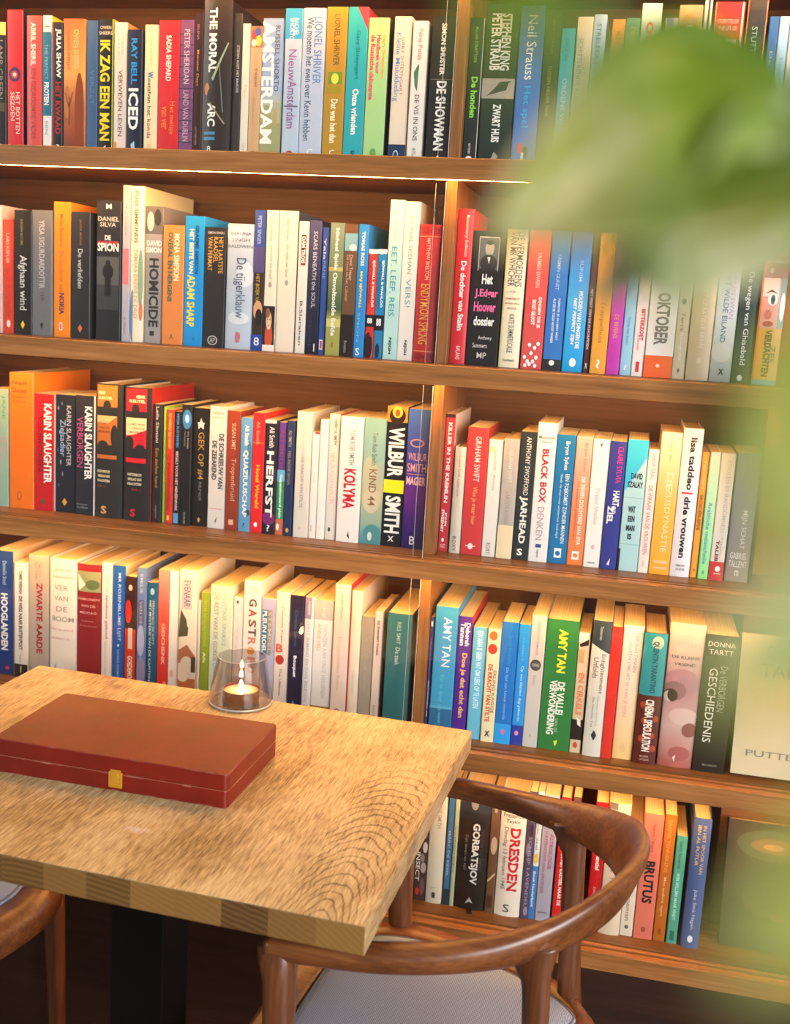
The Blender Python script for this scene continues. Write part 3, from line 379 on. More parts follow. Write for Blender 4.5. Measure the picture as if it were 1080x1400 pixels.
K(0.2577,0.2735,0.0688,1.2400,0.1940,0.123,'9ac8dc','powder blue slim paperback with dark blue script, second shelf',2,[('d',.3,.6,.576,.773,'4a80a8','Tijdreis naar boven',0),('d',.4,.6,.924,.962,'f2eee6','~',0)])
K(0.2743,0.2908,0.0677,1.2400,0.2060,0.131,'ecdfda','white paperback with red capitals and red stamp, second shelf',2,[('d',.45,.75,.542,.756,'d02838','BITTERZOET',1),('d',.3,.5,.714,.821,'d87a80','Amandel',0),('r',.35,.65,.9,.971,'d03038')])
K(0.2915,0.3301,0.0655,1.2400,0.1940,0.123,'ece6e2','white thriller with big grey red month title and orange foot, second shelf',2,[('r',0,1,.841,1.0,'e8622c'),('d',.3,.72,.39,.764,'7a6468','OKTOBER',1),('e',.42,.56,.902,.927,'f4d0b8')])
K(0.3307,0.3484,0.0687,1.2400,0.2060,0.131,'d6c4ac','beige slim paperback with brown and white title, second shelf',2,[('d',.35,.6,.55,.674,'7a6a5a','Terra',0),('d',.35,.62,.689,.876,'f4ece0','Incognita',0),('e',.25,.6,.456,.495,'5a4a7a'),('p',((.5,.922),(.6,.942),(.5,.961),(.4,.942)),'6a5a4a')])
K(0.3495,0.3808,0.0667,1.2400,0.1940,0.123,'d8bc9e','light tan paperback with pale embossed title, second shelf',2,[('d',.45,.62,.327,.765,'f0dcc4','HET CREATIEVE BREIN',0),('e',.42,.62,.832,.882,'e8d0b4')],rnd=1)
K(0.3816,0.4117,0.0679,1.2400,0.1943,0.123,'c0cad6','silvery blue paperback with purple name and navy title, second shelf',2,[('d',.62,.8,.22,.55,'b48ac0','KAREN SWAN',0),('d',.34,.54,.22,.72,'5a6a9a','HET WILDE EILAND',0),('e',.0,.9,.72,.86,'d0d0c8'),('h',.4,.65,.905,.95,'2a2c30','X',1)],grad=[(0,'a8acac'),(0.3,'c8ccc8'),(1,'b8cce4')])
K(0.4124,0.4357,0.0648,1.2400,0.2118,0.135,'2b3638','dark green black paperback with white flowing handwriting, second shelf',2,[('r',0,1,0,.2,'8fb8c8'),('d',.55,.75,.14,.24,'b08a9a','De Leeuw',0),('d',.3,.65,.28,.88,'dcdcd8','De wegen van Ghisebald',0),('e',.3,.6,.945,.985,'dcdcd8')])
K(0.4394,0.4720,0.0641,1.2400,0.1942,0.123,'e09a48','orange thriller with large pink staring face panel, second shelf',2,[('r',0,.06,0,1,'e0602c'),('r',.06,1,0,.25,'a85a70'),('r',.06,1,.25,.6,'d89890'),('r',.06,.7,.25,.38,'ecd0cc'),('r',.75,1,.25,.6,'7a9a9a'),('e',.8,1.0,.35,.55,'e8e0dc'),('e',.28,.68,.36,.44,'f0e4e0'),('e',.4,.58,.365,.435,'4a6a78'),('e',.45,.54,.385,.415,'1c2024'),('p',((.15,.36),(.4,.33),(.7,.36),(.4,.345)),'4a2c2c'),('e',.2,.5,.47,.54,'c86a68'),('e',.18,.6,.55,.59,'a83c44'),('h',.22,.85,.075,.105,'f2eee6','VIKAS',1),('h',.1,.97,.12,.15,'f2eee6','SWARUP',1),('e',.25,.4,.18,.22,'e0c8d0'),('d',.6,.8,.72,.84,'6a5a3a','ZES',0),('d',.36,.6,.61,.94,'4a3c2c','VERDACHTEN',1),('r',0,1,.965,1,'5aa0b0')],rnd=1)
K(-0.7502,-0.7123,0.0727,0.9550,0.1941,0.123,'8fae9a','pale green paperback at the row start, third shelf',3,[('d',.7,.85,.05,.25,'5a8a5a','JANE',0),('d',.7,.88,.4,.6,'c08a90','MARKO',0)])
K(-0.7092,-0.6658,0.0708,0.9550,0.2231,0.190,'e8731a','tall wide orange cookbook with small dark name at top, third shelf',3,[('h',.12,.72,.06,.09,'5a3418','Nigel',0),('h',.12,.76,.11,.145,'5a3418','Slater',0),('h',.12,.66,.165,.185,'8a4a1c','Keuken',0),('h',.12,.72,.2,.22,'8a4a1c','dagboek',0),('e',.32,.52,.87,.94,'b85a14'),('e',.36,.48,.883,.927,'e8731a')],fc='f08018')
K(-0.6652,-0.6298,0.0723,0.9550,0.1917,0.122,'c01c20','deep red thriller with bold white capitals, third shelf',3,[('d',.52,.86,.08,.76,'f2eee6','KARIN SLAUGHTER',1),('d',.2,.44,.18,.66,'8a1418','VERBROKEN',1),('e',.36,.56,.895,.95,'5a5a30')],fc='d8d4d0')
K(-0.6292,-0.5946,0.0758,0.9550,0.1929,0.123,'23252e','dark navy thriller printed with pale speckled smoke, third shelf',3,[('e',.1,.2,.1,.13,'6a80a0'),('e',.3,.38,.06,.09,'5a7090'),('e',.2,.3,.3,.33,'7a90b0'),('e',.4,.46,.42,.46,'5a7090'),('e',.25,.33,.55,.59,'7a90b0'),('e',.1,.18,.45,.48,'4a6080'),('e',.35,.42,.65,.69,'6a80a0'),('e',.15,.22,.75,.78,'4a6080'),('d',.6,.8,.09,.6,'b8bcc4','KARIN SLAUGHTER',0),('d',.28,.52,.21,.52,'8fb0d8','Zielsadier',0),('p',((.5,.875),(.63,.91),(.5,.945),(.37,.91)),'e09a48')])
K(-0.5917,-0.5567,0.0720,0.9550,0.1947,0.124,'2b2b31','charcoal thriller with magenta title beside white edge, third shelf',3,[('d',.5,.82,.09,.7,'f2eee6','KARIN SLAUGHTER',1),('d',.1,.38,.18,.6,'b84a80','VERBORGEN',0),('h',.1,.65,.905,.92,'a0a0a4','Harper',0),('h',.1,.65,.93,.945,'a0a0a4','Collins',0),('r',.93,1,0,1,'d8d4d0')],fc='e4e0dc')
K(-0.5544,-0.5085,0.0701,0.9550,0.2165,0.160,'2f2e2a','thick black hardback with brown orange silhouette panels, third shelf',3,[('r',.06,.82,.01,.19,'c8722c'),('e',.3,.6,.12,.2,'2f2e2a'),('r',.06,.82,.17,.19,'2f2e2a'),('h',.1,.4,.055,.08,'f0dcb0','HENK',1),('h',.1,.66,.095,.115,'f0dcb0','SLEUTEL',1),('r',.06,.82,.235,.45,'b8682c'),('p',((.06,.235),(.82,.235),(.5,.29),(.06,.29)),'d8b078'),('e',.6,.85,.3,.47,'2f2e2a'),('e',.1,.5,.42,.48,'2f2e2a'),('h',.12,.45,.28,.295,'5a3418','HET HUIS',0),('h',.12,.55,.315,.33,'5a3418','AAN DE',0),('h',.12,.6,.345,.36,'5a3418','MISSISSIPPI',0),('r',.06,.82,.525,.555,'b8682c'),('h',.08,.58,.64,.66,'e8d8b0','HISTORISCH',1),('h',.1,.58,.675,.695,'e8d8b0','VERSLAG VAN',1),('h',.1,.58,.71,.73,'e8d8b0','KRACHTEN',1),('h',.1,.4,.755,.77,'a8622c','DEEL II',0),('h',.25,.48,.91,.97,'d8a060','S',1)],rnd=1)
K(-0.5057,-0.4593,0.0703,0.9550,0.2141,0.170,'2a2827','thick black hardback with bright red silhouette panels, third shelf',3,[('r',.08,.84,.01,.19,'d82028'),('e',.3,.6,.12,.2,'2a2827'),('r',.08,.84,.175,.19,'2a2827'),('h',.48,.8,.055,.08,'f0dcb0','HENK',1),('h',.2,.8,.09,.112,'f0dcb0','SLEUTEL',1),('r',.08,.84,.225,.45,'d0202a'),('p',((.08,.225),(.84,.225),(.84,.31),(.4,.35),(.08,.36)),'e8d0a0'),('e',.05,.4,.36,.47,'2a2827'),('e',.45,.8,.42,.48,'2a2827'),('h',.28,.8,.265,.28,'4a3418','HET HUIS',0),('h',.38,.78,.295,.31,'4a3418','VAN DE',0),('h',.24,.75,.325,.34,'4a3418','MOSKEE',0),('r',.08,.84,.525,.56,'d0202a'),('h',.18,.7,.64,.66,'e8d8b0','HISTORISCH',1),('h',.18,.7,.675,.695,'e8d8b0','VERSLAG VAN',1),('h',.18,.7,.71,.73,'e8d8b0','KRACHTEN',1),('h',.35,.68,.755,.77,'b83038','DEEL I',0),('h',.3,.5,.91,.97,'c82830','S',1)],rnd=1,fc='b82c20')
K(-0.4566,-0.4417,0.0710,0.9550,0.1900,0.150,'2a2624','black paperback with white name and mustard title, third shelf',3,[('d',.35,.65,.02,.32,'d0ccc4','Leila Slimani',0),('d',.35,.65,.37,.7,'b88a34','Een zachte hand',0),('d',.35,.6,.85,.97,'8a8680','uitgever',0)])
K(-0.4411,-0.4363,0.0747,0.9550,0.1869,0.119,'9ac83c','very thin lime green paperback, third shelf',3,[])
K(-0.4347,-0.4219,0.0722,0.9550,0.1829,0.116,'d03a28','narrow red orange paperback with yellow capitals, third shelf',3,[('d',.35,.65,.03,.34,'f0c04a','DE WERELD DIE NOOIT',1),('d',.3,.6,.38,.9,'8a1c18','HET MAKEN VAN NEDERLAND',0),('r',.3,.6,.93,.97,'f0c04a')])
K(-0.4209,-0.4094,0.0717,0.9550,0.1809,0.115,'1f1e22','black slim paperback with blue and pink capitals, third shelf',3,[('d',.3,.65,.02,.32,'4a9ad8','PETER SLOTERDIJK',1),('d',.3,.65,.35,.88,'e0b0b0','REGELS VOOR HET MENSENPARK',1),('r',.1,.8,.9,.99,'5a9ac8')])
K(-0.4084,-0.3917,0.0706,0.9550,0.1932,0.123,'241f1d','black paperback with glowing blue oval picture on top, third shelf',3,[('e',.1,1,.04,.2,'3a7ab8'),('e',.35,.75,.08,.15,'a0d0f0'),('d',.6,.75,.22,.36,'c0bcb4','Eric Sandage',0),('d',.3,.45,.22,.34,'8a8680','Nachtvlucht',0),('d',.4,.58,.89,.99,'a09c94','DE BOEK',0)])
K(-0.3911,-0.3643,0.0759,0.9550,0.1889,0.120,'221e1c','black paperback with gold hash number title and white star, third shelf',3,[('p',((.5,.08),(.58,.12),(.75,.12),(.62,.145),(.68,.18),(.5,.155),(.32,.18),(.38,.145),(.25,.12),(.42,.12)),'d8d4cc'),('d',.35,.7,.2,.6,'b08a44','GEK OP #4',0),('d',.45,.6,.62,.78,'8a8478','PHILIP HUFF',0),('p',((.5,.92),(.6,.945),(.5,.97),(.4,.945)),'c8a048')])
K(-0.3624,-0.3337,0.0725,0.9550,0.1942,0.123,'d8d2ca','light grey white paperback with two black lines, third shelf',3,[('h',.2,.8,.045,.065,'c85a50','GEEN',0),('h',.15,.85,.085,.1,'c85a50','ZWIJGT',0),('d',.6,.85,.22,.67,'3a3a3c','DE SCHREEUW VAN',1),('d',.22,.46,.28,.6,'3a3a3c','DE ZEEAREND',1),('r',.1,.85,.835,.84,'d07a70'),('p',((.45,.94),(.6,.9),(.5,.96)),'5a5a5c')],fc='e8e0d4')
K(-0.3327,-0.3107,0.0712,0.9550,0.1891,0.120,'8f3a22','brick brown paperback with pale thin title, third shelf',3,[('d',.4,.66,.1,.32,'e0b8a0','SUSAN SMIT',0),('d',.35,.72,.39,.75,'d8a088','Tropenbruid',0),('r',.32,.68,.91,.955,'d8a890')])
K(-0.3099,-0.2905,0.0704,0.9550,0.1802,0.115,'5f9ac4','light blue paperback with white playful capitals, third shelf',3,[('d',.4,.7,.06,.24,'f0ece4','Ali Smith',1),('d',.3,.7,.28,.87,'f0ece4','QUAZIUUSCHAP',1),('e',.6,1,.2,.5,'4a7a98'),('e',.6,1,.8,.86,'2a4a58'),('h',.4,.6,.92,.965,'2a5a78','?',0)])
K(-0.2899,-0.2707,0.0703,0.9550,0.1894,0.120,'e0262a','pure red paperback with yellow lower title, third shelf',3,[('d',.35,.6,.07,.26,'f0a078','Ali Smith',0),('r',.0,1,.245,.25,'f09048'),('d',.4,.7,.43,.79,'f0b428','Hotel Wereld',1),('e',.35,.65,.91,.95,'f2eee6')],fc='d83020')
K(-0.2701,-0.2497,0.0710,0.9550,0.1800,0.115,'241f2c','dark violet paperback with huge white season title, third shelf',3,[('e',.0,1,.8,.92,'7a2a68'),('e',.2,.95,.4,.55,'3c304a'),('r',0,.9,0,.03,'d8d0c8'),('d',.4,.75,.06,.24,'f2eee6','Ali Smith',0),('d',.25,.75,.27,.85,'f2eee6','HERFST',1),('h',.4,.65,.92,.975,'f2eee6','?',0)])
K(-0.2491,-0.2363,0.0741,0.9550,0.1772,0.115,'5a3a8a','slim paperback striped purple blue green and red, third shelf',3,[('r',0,1,.42,.52,'6ab0d0'),('r',0,1,.52,.86,'3a8a5a'),('r',0,1,.86,1,'c86a4a'),('e',.1,.5,.9,.96,'f2eee6'),('d',.3,.7,.06,.4,'8a4a50','ALI SMITH',0),('d',.3,.7,.46,.85,'e0f0e0','Gepensioneerd plein',1)])
K(-0.2348,-0.2221,0.0709,0.9550,0.1809,0.115,'24345c','navy slim paperback with tan capitals, third shelf',3,[('d',.3,.62,.08,.22,'c0b090','ALI SMITH',0),('d',.3,.62,.26,.55,'a08a6a','HEEL ANDERE DINGEN',0),('e',.3,.7,.93,.97,'d8a040')])
K(-0.2190,-0.1952,0.0702,0.9550,0.1968,0.160,'d9d3c9','tall off white paperback with faint grey title, third shelf',3,[('d',.42,.55,.08,.36,'b8b2a8','DANIEL LOHUES',0),('d',.4,.58,.36,.76,'8a8680','DE KRACHT VAN STILTE',0),('e',.35,.55,.91,.94,'c0bab0')],fc='dcd4c4')
K(-0.1946,-0.1828,0.0729,0.9550,0.1670,0.115,'ebe5de','slim white paperback with tiny red top corner, third shelf',3,[('r',.4,1,0,.02,'c84040'),('d',.35,.55,.4,.48,'a09c94','Tommy',0),('d',.3,.5,.88,.94,'c07a70','boek',0)])
K(-0.1817,-0.1694,0.0715,0.9550,0.1872,0.119,'efeae3','taller slim pure white paperback, third shelf',3,[('d',.35,.55,.1,.35,'b0aca4','De reis naar',0),('d',.35,.5,.88,.93,'c8c4bc','uit',0)])
K(-0.1688,-0.1518,0.0760,0.9550,0.1963,0.125,'e0d9ce','ivory paperback with pale pink hollow title, third shelf',3,[('d',.5,.75,.04,.24,'5a5854','HARRY K. SMITH',1),('d',.3,.68,.3,.72,'d8b8b0','IMAGINAIR',0),('e',.3,.55,.9,.935,'3a3a3c')],fc='c84038')
K(-0.1494,-0.1135,0.0707,0.9550,0.1948,0.124,'ebe6df','wide white thriller with red condensed title, third shelf',3,[('d',.45,.65,.1,.38,'7a7a7c','TOM ROB SMITH',0),('d',.28,.74,.41,.73,'c81c28','KOLYMA',1),('p',((.5,.95),(.56,.91),(.62,.97)),'2a2a2c')])
K(-0.1129,-0.0788,0.0732,0.9550,0.1951,0.124,'9ab4a4','wide teal beige paperback with brown number title, third shelf',3,[('e',.0,.7,.3,.6,'b8b898'),('e',.3,1.02,.1,.35,'8ab0a8'),('e',.1,.9,.55,.75,'c8c0a0'),('e',.2,1,.84,.99,'4a8a90'),('d',.44,.64,.11,.37,'5a6a5a','Tom Rob Smith',0),('d',.36,.66,.4,.69,'8a5a3a','KIND 44',0),('e',.4,.6,.9,.97,'d8d8c8')],grad=[(0,'4a8a94'),(0.15,'8aa898'),(0.4,'c0b890'),(0.7,'90b0a4'),(1,'7aa8a0')])
K(-0.0782,-0.0468,0.0746,0.9550,0.2153,0.137,'211d1d','black thriller with giant white capitals and yellow block, third shelf',3,[('r',0,1,0,.11,'d8802c'),('e',.1,.9,.005,.125,'2a1a10'),('e',.25,.75,0,.08,'e8b040'),('e',.38,.62,.02,.07,'d84a1c'),('d',.18,.85,.145,.5,'f2eee6','WILBUR',1),('r',0,1,.52,.615,'eee01c'),('d',.18,.85,.635,.905,'f2eee6','SMITH',1),('h',.35,.65,.925,.965,'f2eee6','X',1)])
K(-0.0454,-0.0118,0.0725,0.9550,0.2139,0.136,'4a2f86','violet and blue thriller with pink serif capitals and ring, third shelf',3,[('e',.15,.8,.21,.27,'c89080'),('e',.22,.72,.22,.262,'3f4a9a'),('h',.1,.95,.31,.365,'e0a8a0','WILBUR',0),('h',.08,.95,.385,.445,'e0a8a0','SMITH',0),('r',.1,.9,.46,.465,'c890a0'),('h',.08,.95,.48,.54,'e8c0c0','MAGIER',1),('h',.38,.62,.91,.97,'f2eee6','B',0)],grad=[(0,'2a1a5a'),(0.15,'3a1c70'),(0.4,'6a2a8a'),(0.65,'44409a'),(1,'3a62b0')],fc='d8d0d0')
K(0.0113,0.0259,0.0759,0.9550,0.2100,0.150,'c23640','crimson paperback with white capitals down the spine, third shelf',3,[('r',0,1,0,.025,'3a2028'),('d',.35,.68,.06,.64,'f2eee6','KILLER IN THE KREMLIN',1),('d',.5,.75,.71,.81,'f2eee6','JOHN',1),('d',.2,.45,.69,.86,'f2eee6','SWEENEY',1),('e',.35,.6,.9,.93,'f2eee6'),('h',.2,.8,.945,.955,'f2eee6','ALLIED',0),('h',.25,.75,.962,.972,'f2eee6','PRESS',0)],fc='d8c8bc')
K(0.0290,0.0457,0.0729,0.9550,0.1626,0.115,'d6cebc','slim cream paperback standing short beside crimson one, third shelf',3,[('d',.4,.6,.07,.28,'9a9484','Graham Swift',0),('d',.4,.6,.3,.46,'8a8474','Laatste ronde',0),('d',.3,.6,.84,.98,'5a5448','ROXY',0)],rnd=1)
K(0.0464,0.0781,0.0715,0.9550,0.1939,0.123,'cf3d3e','wide strawberry red paperback with white and yellow names, third shelf',3,[('d',.42,.66,.07,.42,'f4e0d4','GRAHAM SWIFT',0),('d',.38,.62,.46,.76,'f0b060','Was je maar hier',0),('e',.36,.6,.905,.955,'f4e0d4'),('r',.25,.72,.925,.932,'f4e0d4')],fc='c43a34')
K(0.0788,0.1002,0.0725,0.9550,0.1777,0.115,'e6e0d6','white slim paperback with thin grey name, third shelf',3,[('d',.4,.62,.08,.26,'9a9690','Julian Swift',0),('d',.4,.62,.3,.43,'b0aca4','Moederdag',0),('e',.1,.4,.06,.11,'e8c878'),('d',.32,.6,.88,.98,'6a665e','ROXY',0)])
K(0.1015,0.1245,0.0702,0.9550,0.1810,0.115,'b5ada4','grey paperback with cream lower part, third shelf',3,[('r',0,1,.72,1,'e4cfa8'),('d',.4,.64,.1,.36,'d4ccc2','GRAHAM SWIFT',0),('d',.38,.62,.44,.71,'98908a','LAATSTE RONDE',0)])
K(0.1251,0.1491,0.0725,0.9550,0.1933,0.123,'2e3334','dark slate paperback with large cream military title, third shelf',3,[('d',.42,.68,.04,.49,'e0dccc','ANTHONY SWOFFORD',0),('d',.25,.7,.5,.87,'ece6d6','JARHEAD',1),('h',.3,.65,.91,.965,'f2eee6','S',1)])
K(0.1497,0.1776,0.0715,0.9550,0.2085,0.132,'e9e5e1','tall white hardback with red and thin grey title, third shelf',3,[('h',.08,.92,.09,.115,'5a5a5c','Matthew',0),('h',.25,.75,.125,.145,'5a5a5c','Syed',0),('d',.35,.66,.185,.57,'b8202c','BLACK BOX',1),('d',.34,.64,.6,.84,'a8989c','DENKEN',0),('r',.35,.65,.87,.895,'3a4a8a'),('d',.4,.55,.91,.97,'6a6a6c','uitgever',0)])
K(0.1782,0.2058,0.0753,0.9550,0.1930,0.123,'1f72a8','ocean blue paperback with three white text lines, third shelf',3,[('d',.45,.7,.05,.27,'f2eee6','Bryan Sykes',0),('d',.62,.8,.3,.84,'f2eee6','EEN TOEKOMST ZONDER MANNEN',0),('d',.32,.46,.3,.8,'c8dcec','Vindt de man met uitsterven bedreigd',0),('r',.34,.72,.88,.955,'f2eee6'),('e',.4,.66,.9,.94,'1f72a8')])
K(0.2068,0.2308,0.0750,0.9550,0.1929,0.122,'dd8a6a','salmon orange paperback with white long title, third shelf',3,[('d',.5,.72,.05,.27,'8a7a78','Bryan Sykes',0),('d',.5,.72,.31,.84,'f8e0d0','DE ZEVEN DOCHTERS VAN EVA',1),('d',.25,.38,.35,.8,'a8584a','De genetische geschiedenis van',0),('r',.3,.72,.89,.955,'f2eee6'),('e',.36,.66,.905,.94,'d87a5a')],grad=[(0,'e07a3c'),(0.5,'de8a60'),(1,'d8aca0')])
K(0.2314,0.2558,0.0730,0.9550,0.1911,0.121,'ece8e2','white paperback with faint rose title, third shelf',3,[('d',.42,.62,.09,.28,'d0ccc8','Meg Rosoff',0),('d',.35,.62,.38,.66,'d8a8b0','Poppy Shades',0),('e',.4,.6,.82,.86,'d8b0b8'),('p',((.4,.04),(.55,.03),(.5,.07)),'5a5a5c'),('h',.25,.7,.955,.97,'4a4a4c','nieuw',0)])
K(0.2564,0.2793,0.0702,0.9550,0.1899,0.121,'353a8e','indigo paperback with pink name and white title, third shelf',3,[('d',.5,.8,.04,.32,'d83a78','CLAIRE SYLVIA',0),('d',.45,.8,.38,.5,'f2eee6','HART',1),('d',.4,.65,.5,.56,'f2eee6','en',0),('d',.18,.5,.5,.64,'f2eee6','ZIEL',1),('p',((.4,.96),(.6,.91),(.55,.97)),'f2eee6')])
K(0.2809,0.3099,0.0715,0.9550,0.1944,0.123,'aed3d6','pale aqua hardback with blue top and stacked black words, third shelf',3,[('p',((0,0),(1,0),(1,.12),(0,.4)),'3ab0d0'),('h',.28,.85,.25,.295,'2a3438','DAVID',1),('h',.15,.9,.315,.36,'2a3438','SZALAY',1),('r',0,1,.435,.44,'8ab4b8'),('h',.3,.65,.5,.55,'2a3438','WAT',1),('h',.32,.65,.575,.62,'2a3438','EEN',1),('h',.28,.7,.645,.69,'2a3438','MAN',1),('h',.38,.58,.71,.755,'2a3438','IS',1),('r',0,1,.79,.795,'8ab4b8'),('r',0,.1,.83,1,'2a2a2a')])
K(0.3107,0.3256,0.0715,0.9550,0.1823,0.116,'e9ddd4','white slim paperback with coral condensed capitals, third shelf',3,[('d',.4,.75,.04,.24,'d87a70','HANS TAAL',0),('d',.35,.7,.29,.85,'d86a68','DE WRAAK VAN DE VROUWEN',0),('e',.35,.6,.9,.95,'e0b8b0')])
K(0.3267,0.3558,0.0712,0.9550,0.2088,0.133,'eab254','apricot to yellow paperback with pale capitals, third shelf',3,[('d',.44,.56,.05,.2,'7a6a4a','James D. Tabor',0),('d',.45,.72,.28,.4,'f0dcb0','DE',0),('d',.4,.72,.33,.84,'f4dca8','JEZUSDYNASTIE',0),('h',.2,.85,.9,.92,'f8ecd0','WONDERE',0),('h',.2,.85,.945,.96,'f8ecd0','WAARHEID',0)],grad=[(0,'eda22c'),(0.5,'eeb048'),(1,'e8d0b4')])
K(0.3566,0.3843,0.0714,0.9550,0.2169,0.138,'e9e0e2','white paperback with thick black lower case and red dash, third shelf',3,[('d',.42,.7,.06,.41,'2a282c','lisa taddeo',1),('r',.2,.75,.425,.437,'d84048'),('d',.38,.66,.455,.87,'2a282c','drie vrouwen',1),('h',.3,.75,.915,.93,'6a686c','NIEUW',0),('h',.3,.75,.94,.955,'6a686c','DE BOEK',0)],fc='c83038',rnd=1)
K(0.3853,0.3961,0.0752,0.9550,0.1842,0.117,'eba63c','thin golden orange paperback with brown capitals, third shelf',3,[('d',.3,.65,.34,.62,'8a5a2a','BROEDERLIEFDE',1),('d',.35,.6,.06,.3,'f0d0a0','TROOST',0),('h',.4,.6,.93,.95,'3a3a3a','o',0)])
K(0.3967,0.4110,0.0709,0.9550,0.1856,0.118,'a8dc98','thin spring green paperback with blue lower case title, third shelf',3,[('d',.3,.65,.39,.88,'3a80b8','Arabische melancholie',0),('d',.3,.5,.1,.3,'d0ecc8','ABDELLAH',0),('h',.4,.6,.93,.96,'4a90b0','B',0)],grad=[(0,'8fdc88'),(0.6,'b0e0b0'),(1,'c8e0d0')])
K(0.4117,0.4316,0.0703,0.9550,0.1856,0.118,'ddd4cc','white paperback with red foot and flame mark, third shelf',3,[('d',.5,.75,.06,.62,'a8a09a','FOOLED BY RANDOMNESS',0),('d',.3,.5,.68,.85,'8a2028','TALEB',1),('d',.6,.72,.66,.82,'a09890','Nassim',0),('r',0,1,.85,1,'c82832'),('e',.4,.75,.885,.93,'f2eee6'),('h',.35,.8,.94,.955,'f2eee6','press',0)],fc='28346a')
K(0.4338,0.4673,0.0756,0.9550,0.1875,0.119,'8e8088','mauve grey paperback with white capitals near foot, third shelf',3,[('d',.45,.68,.44,.74,'d8d0d4','MIJN SCHAT',0),('h',.15,.85,.77,.82,'e8e0dc','GABRIEL',0),('h',.12,.88,.835,.885,'e8e0dc','TALLENT',0),('h',.42,.58,.91,.955,'f2eee6','m',0)],grad=[(0,'9c8478'),(0.4,'7a7488'),(1,'6a7898')])
K(0.4679,0.4720,0.0734,0.9550,0.1867,0.119,'1f222c','thin black paperback ending the row, third shelf',3,[])
K(-0.7326,-0.6963,0.0589,0.6693,0.2137,0.160,'23407e','deep blue paperback at the row start, fourth shelf',4,[('d',.5,.68,.08,.27,'8aa8d8','Danielle Steel',0),('d',.42,.72,.34,.8,'f2eee6','HOOGLANDEN',1),('e',.6,.8,.93,.96,'d83a68')],fc='e8c8a0')
K(-0.6922,-0.6679,0.0554,0.6693,0.1977,0.126,'e4ddd2','off white slim paperback with black foot band, fourth shelf',4,[('r',0,1,.885,1,'2a2624'),('d',.4,.62,.07,.27,'6a665e','TOMMY WIERINGA',1),('d',.38,.62,.29,.76,'4a4844','DE WEG NAAR BUITENPOST',1),('d',.4,.55,.8,.87,'8a8478','Podium',0),('r',.48,.54,.9,.96,'d8d4cc')])
K(-0.6673,-0.6308,0.0584,0.6693,0.2130,0.150,'b3a596','warm grey paperback with large dark red title, fourth shelf',4,[('d',.42,.68,.22,.79,'a02028','ZWARTE AARDE',1),('d',.5,.62,.05,.17,'8a8074','TIMOTHY',0),('d',.34,.46,.05,.19,'8a8074','SNYDER',0)])
K(-0.6275,-0.5795,0.0569,0.6693,0.2125,0.200,'e8ded0','wide cream book with stacked thin capitals and red line, fourth shelf',4,[('h',.2,.82,.075,.1,'8a8478','Andrew',0),('h',.12,.88,.13,.155,'8a8478','Solomon',0),('h',.2,.72,.21,.25,'9a9484','VER',0),('h',.2,.72,.295,.335,'9a9484','VAN',0),('h',.28,.7,.38,.42,'9a9484','DE',0),('h',.12,.92,.46,.5,'9a9484','BOOM',0),('h',.05,.9,.555,.58,'e0a098','Als je kind',0),('h',.08,.78,.625,.645,'e0a098','anders is',0),('e',.2,.55,.84,.94,'a8a498'),('e',.28,.6,.83,.92,'e8ded0')],rnd=1)
K(-0.5789,-0.5366,0.0577,0.6693,0.2075,0.170,'8c2428','dark red book with green gold picture near top, fourth shelf',4,[('r',0,1,.055,.22,'8a9068'),('p',((.05,.08),(.4,.16),(.1,.22)),'e8dccc'),('e',.4,.95,.12,.2,'5a6a44'),('h',.05,.95,.27,.29,'d8a8a0','DEMONEN',0),('h',.2,.8,.325,.345,'d8a8a0','VAN DE',0),('h',.15,.85,.38,.4,'d8a8a0','MIDDAG',0),('h',.2,.75,.45,.465,'b87a74','Andrew',0),('h',.15,.85,.49,.505,'b87a74','Solomon',0)],rnd=1)
K(-0.5354,-0.5166,0.0575,0.6693,0.2139,0.136,'e9dfd4','white narrow paperback with red and blue script, fourth shelf',4,[('d',.4,.6,.1,.24,'b0a89c','ALMA MATHIJSEN',0),('d',.35,.62,.26,.6,'a83a5a','landloos gebied',0),('d',.35,.5,.62,.9,'b8b0a4','NEDERLANDSE ROMAN',0)],fc='e8d8c0')
K(-0.5148,-0.4930,0.0560,0.6693,0.2115,0.134,'1f5aa6','cobalt paperback with white outlined title, fourth shelf',4,[('d',.4,.66,.06,.6,'c8d8f0','MR ROSENBLUMS LIJST',0),('p',((.4,.63),(.6,.625),(.5,.65)),'f2eee6'),('d',.42,.58,.67,.92,'a8c0e4','NATASHA SOLOMONS',0)],fc='e8d0a0')
K(-0.4913,-0.4724,0.0536,0.6693,0.1962,0.125,'3a201c','dark narrow paperback with red circle and cream strips, fourth shelf',4,[('r',0,1,.45,1,'c83a28'),('e',-.02,.6,.2,.4,'d02c24'),('r',.3,.7,.44,.62,'e0c8a8'),('d',.3,.7,.68,.98,'f0d8b8','GOEDEMORGEN',1),('e',.3,.65,.07,.12,'c8b8a8')])
K(-0.4718,-0.4561,0.0543,0.6693,0.2123,0.135,'5f7aa8','dusty blue paperback printed with clouds and cream text, fourth shelf',4,[('e',.1,.9,.45,.7,'a8b0cc'),('e',.1,1,.7,.95,'8a84a8'),('d',.4,.65,.05,.2,'a8b8d4','EMILIE',0),('r',.2,.8,.25,.45,'4a5a80'),('d',.4,.6,.26,.44,'d8b0a8','VAN DE',0)])
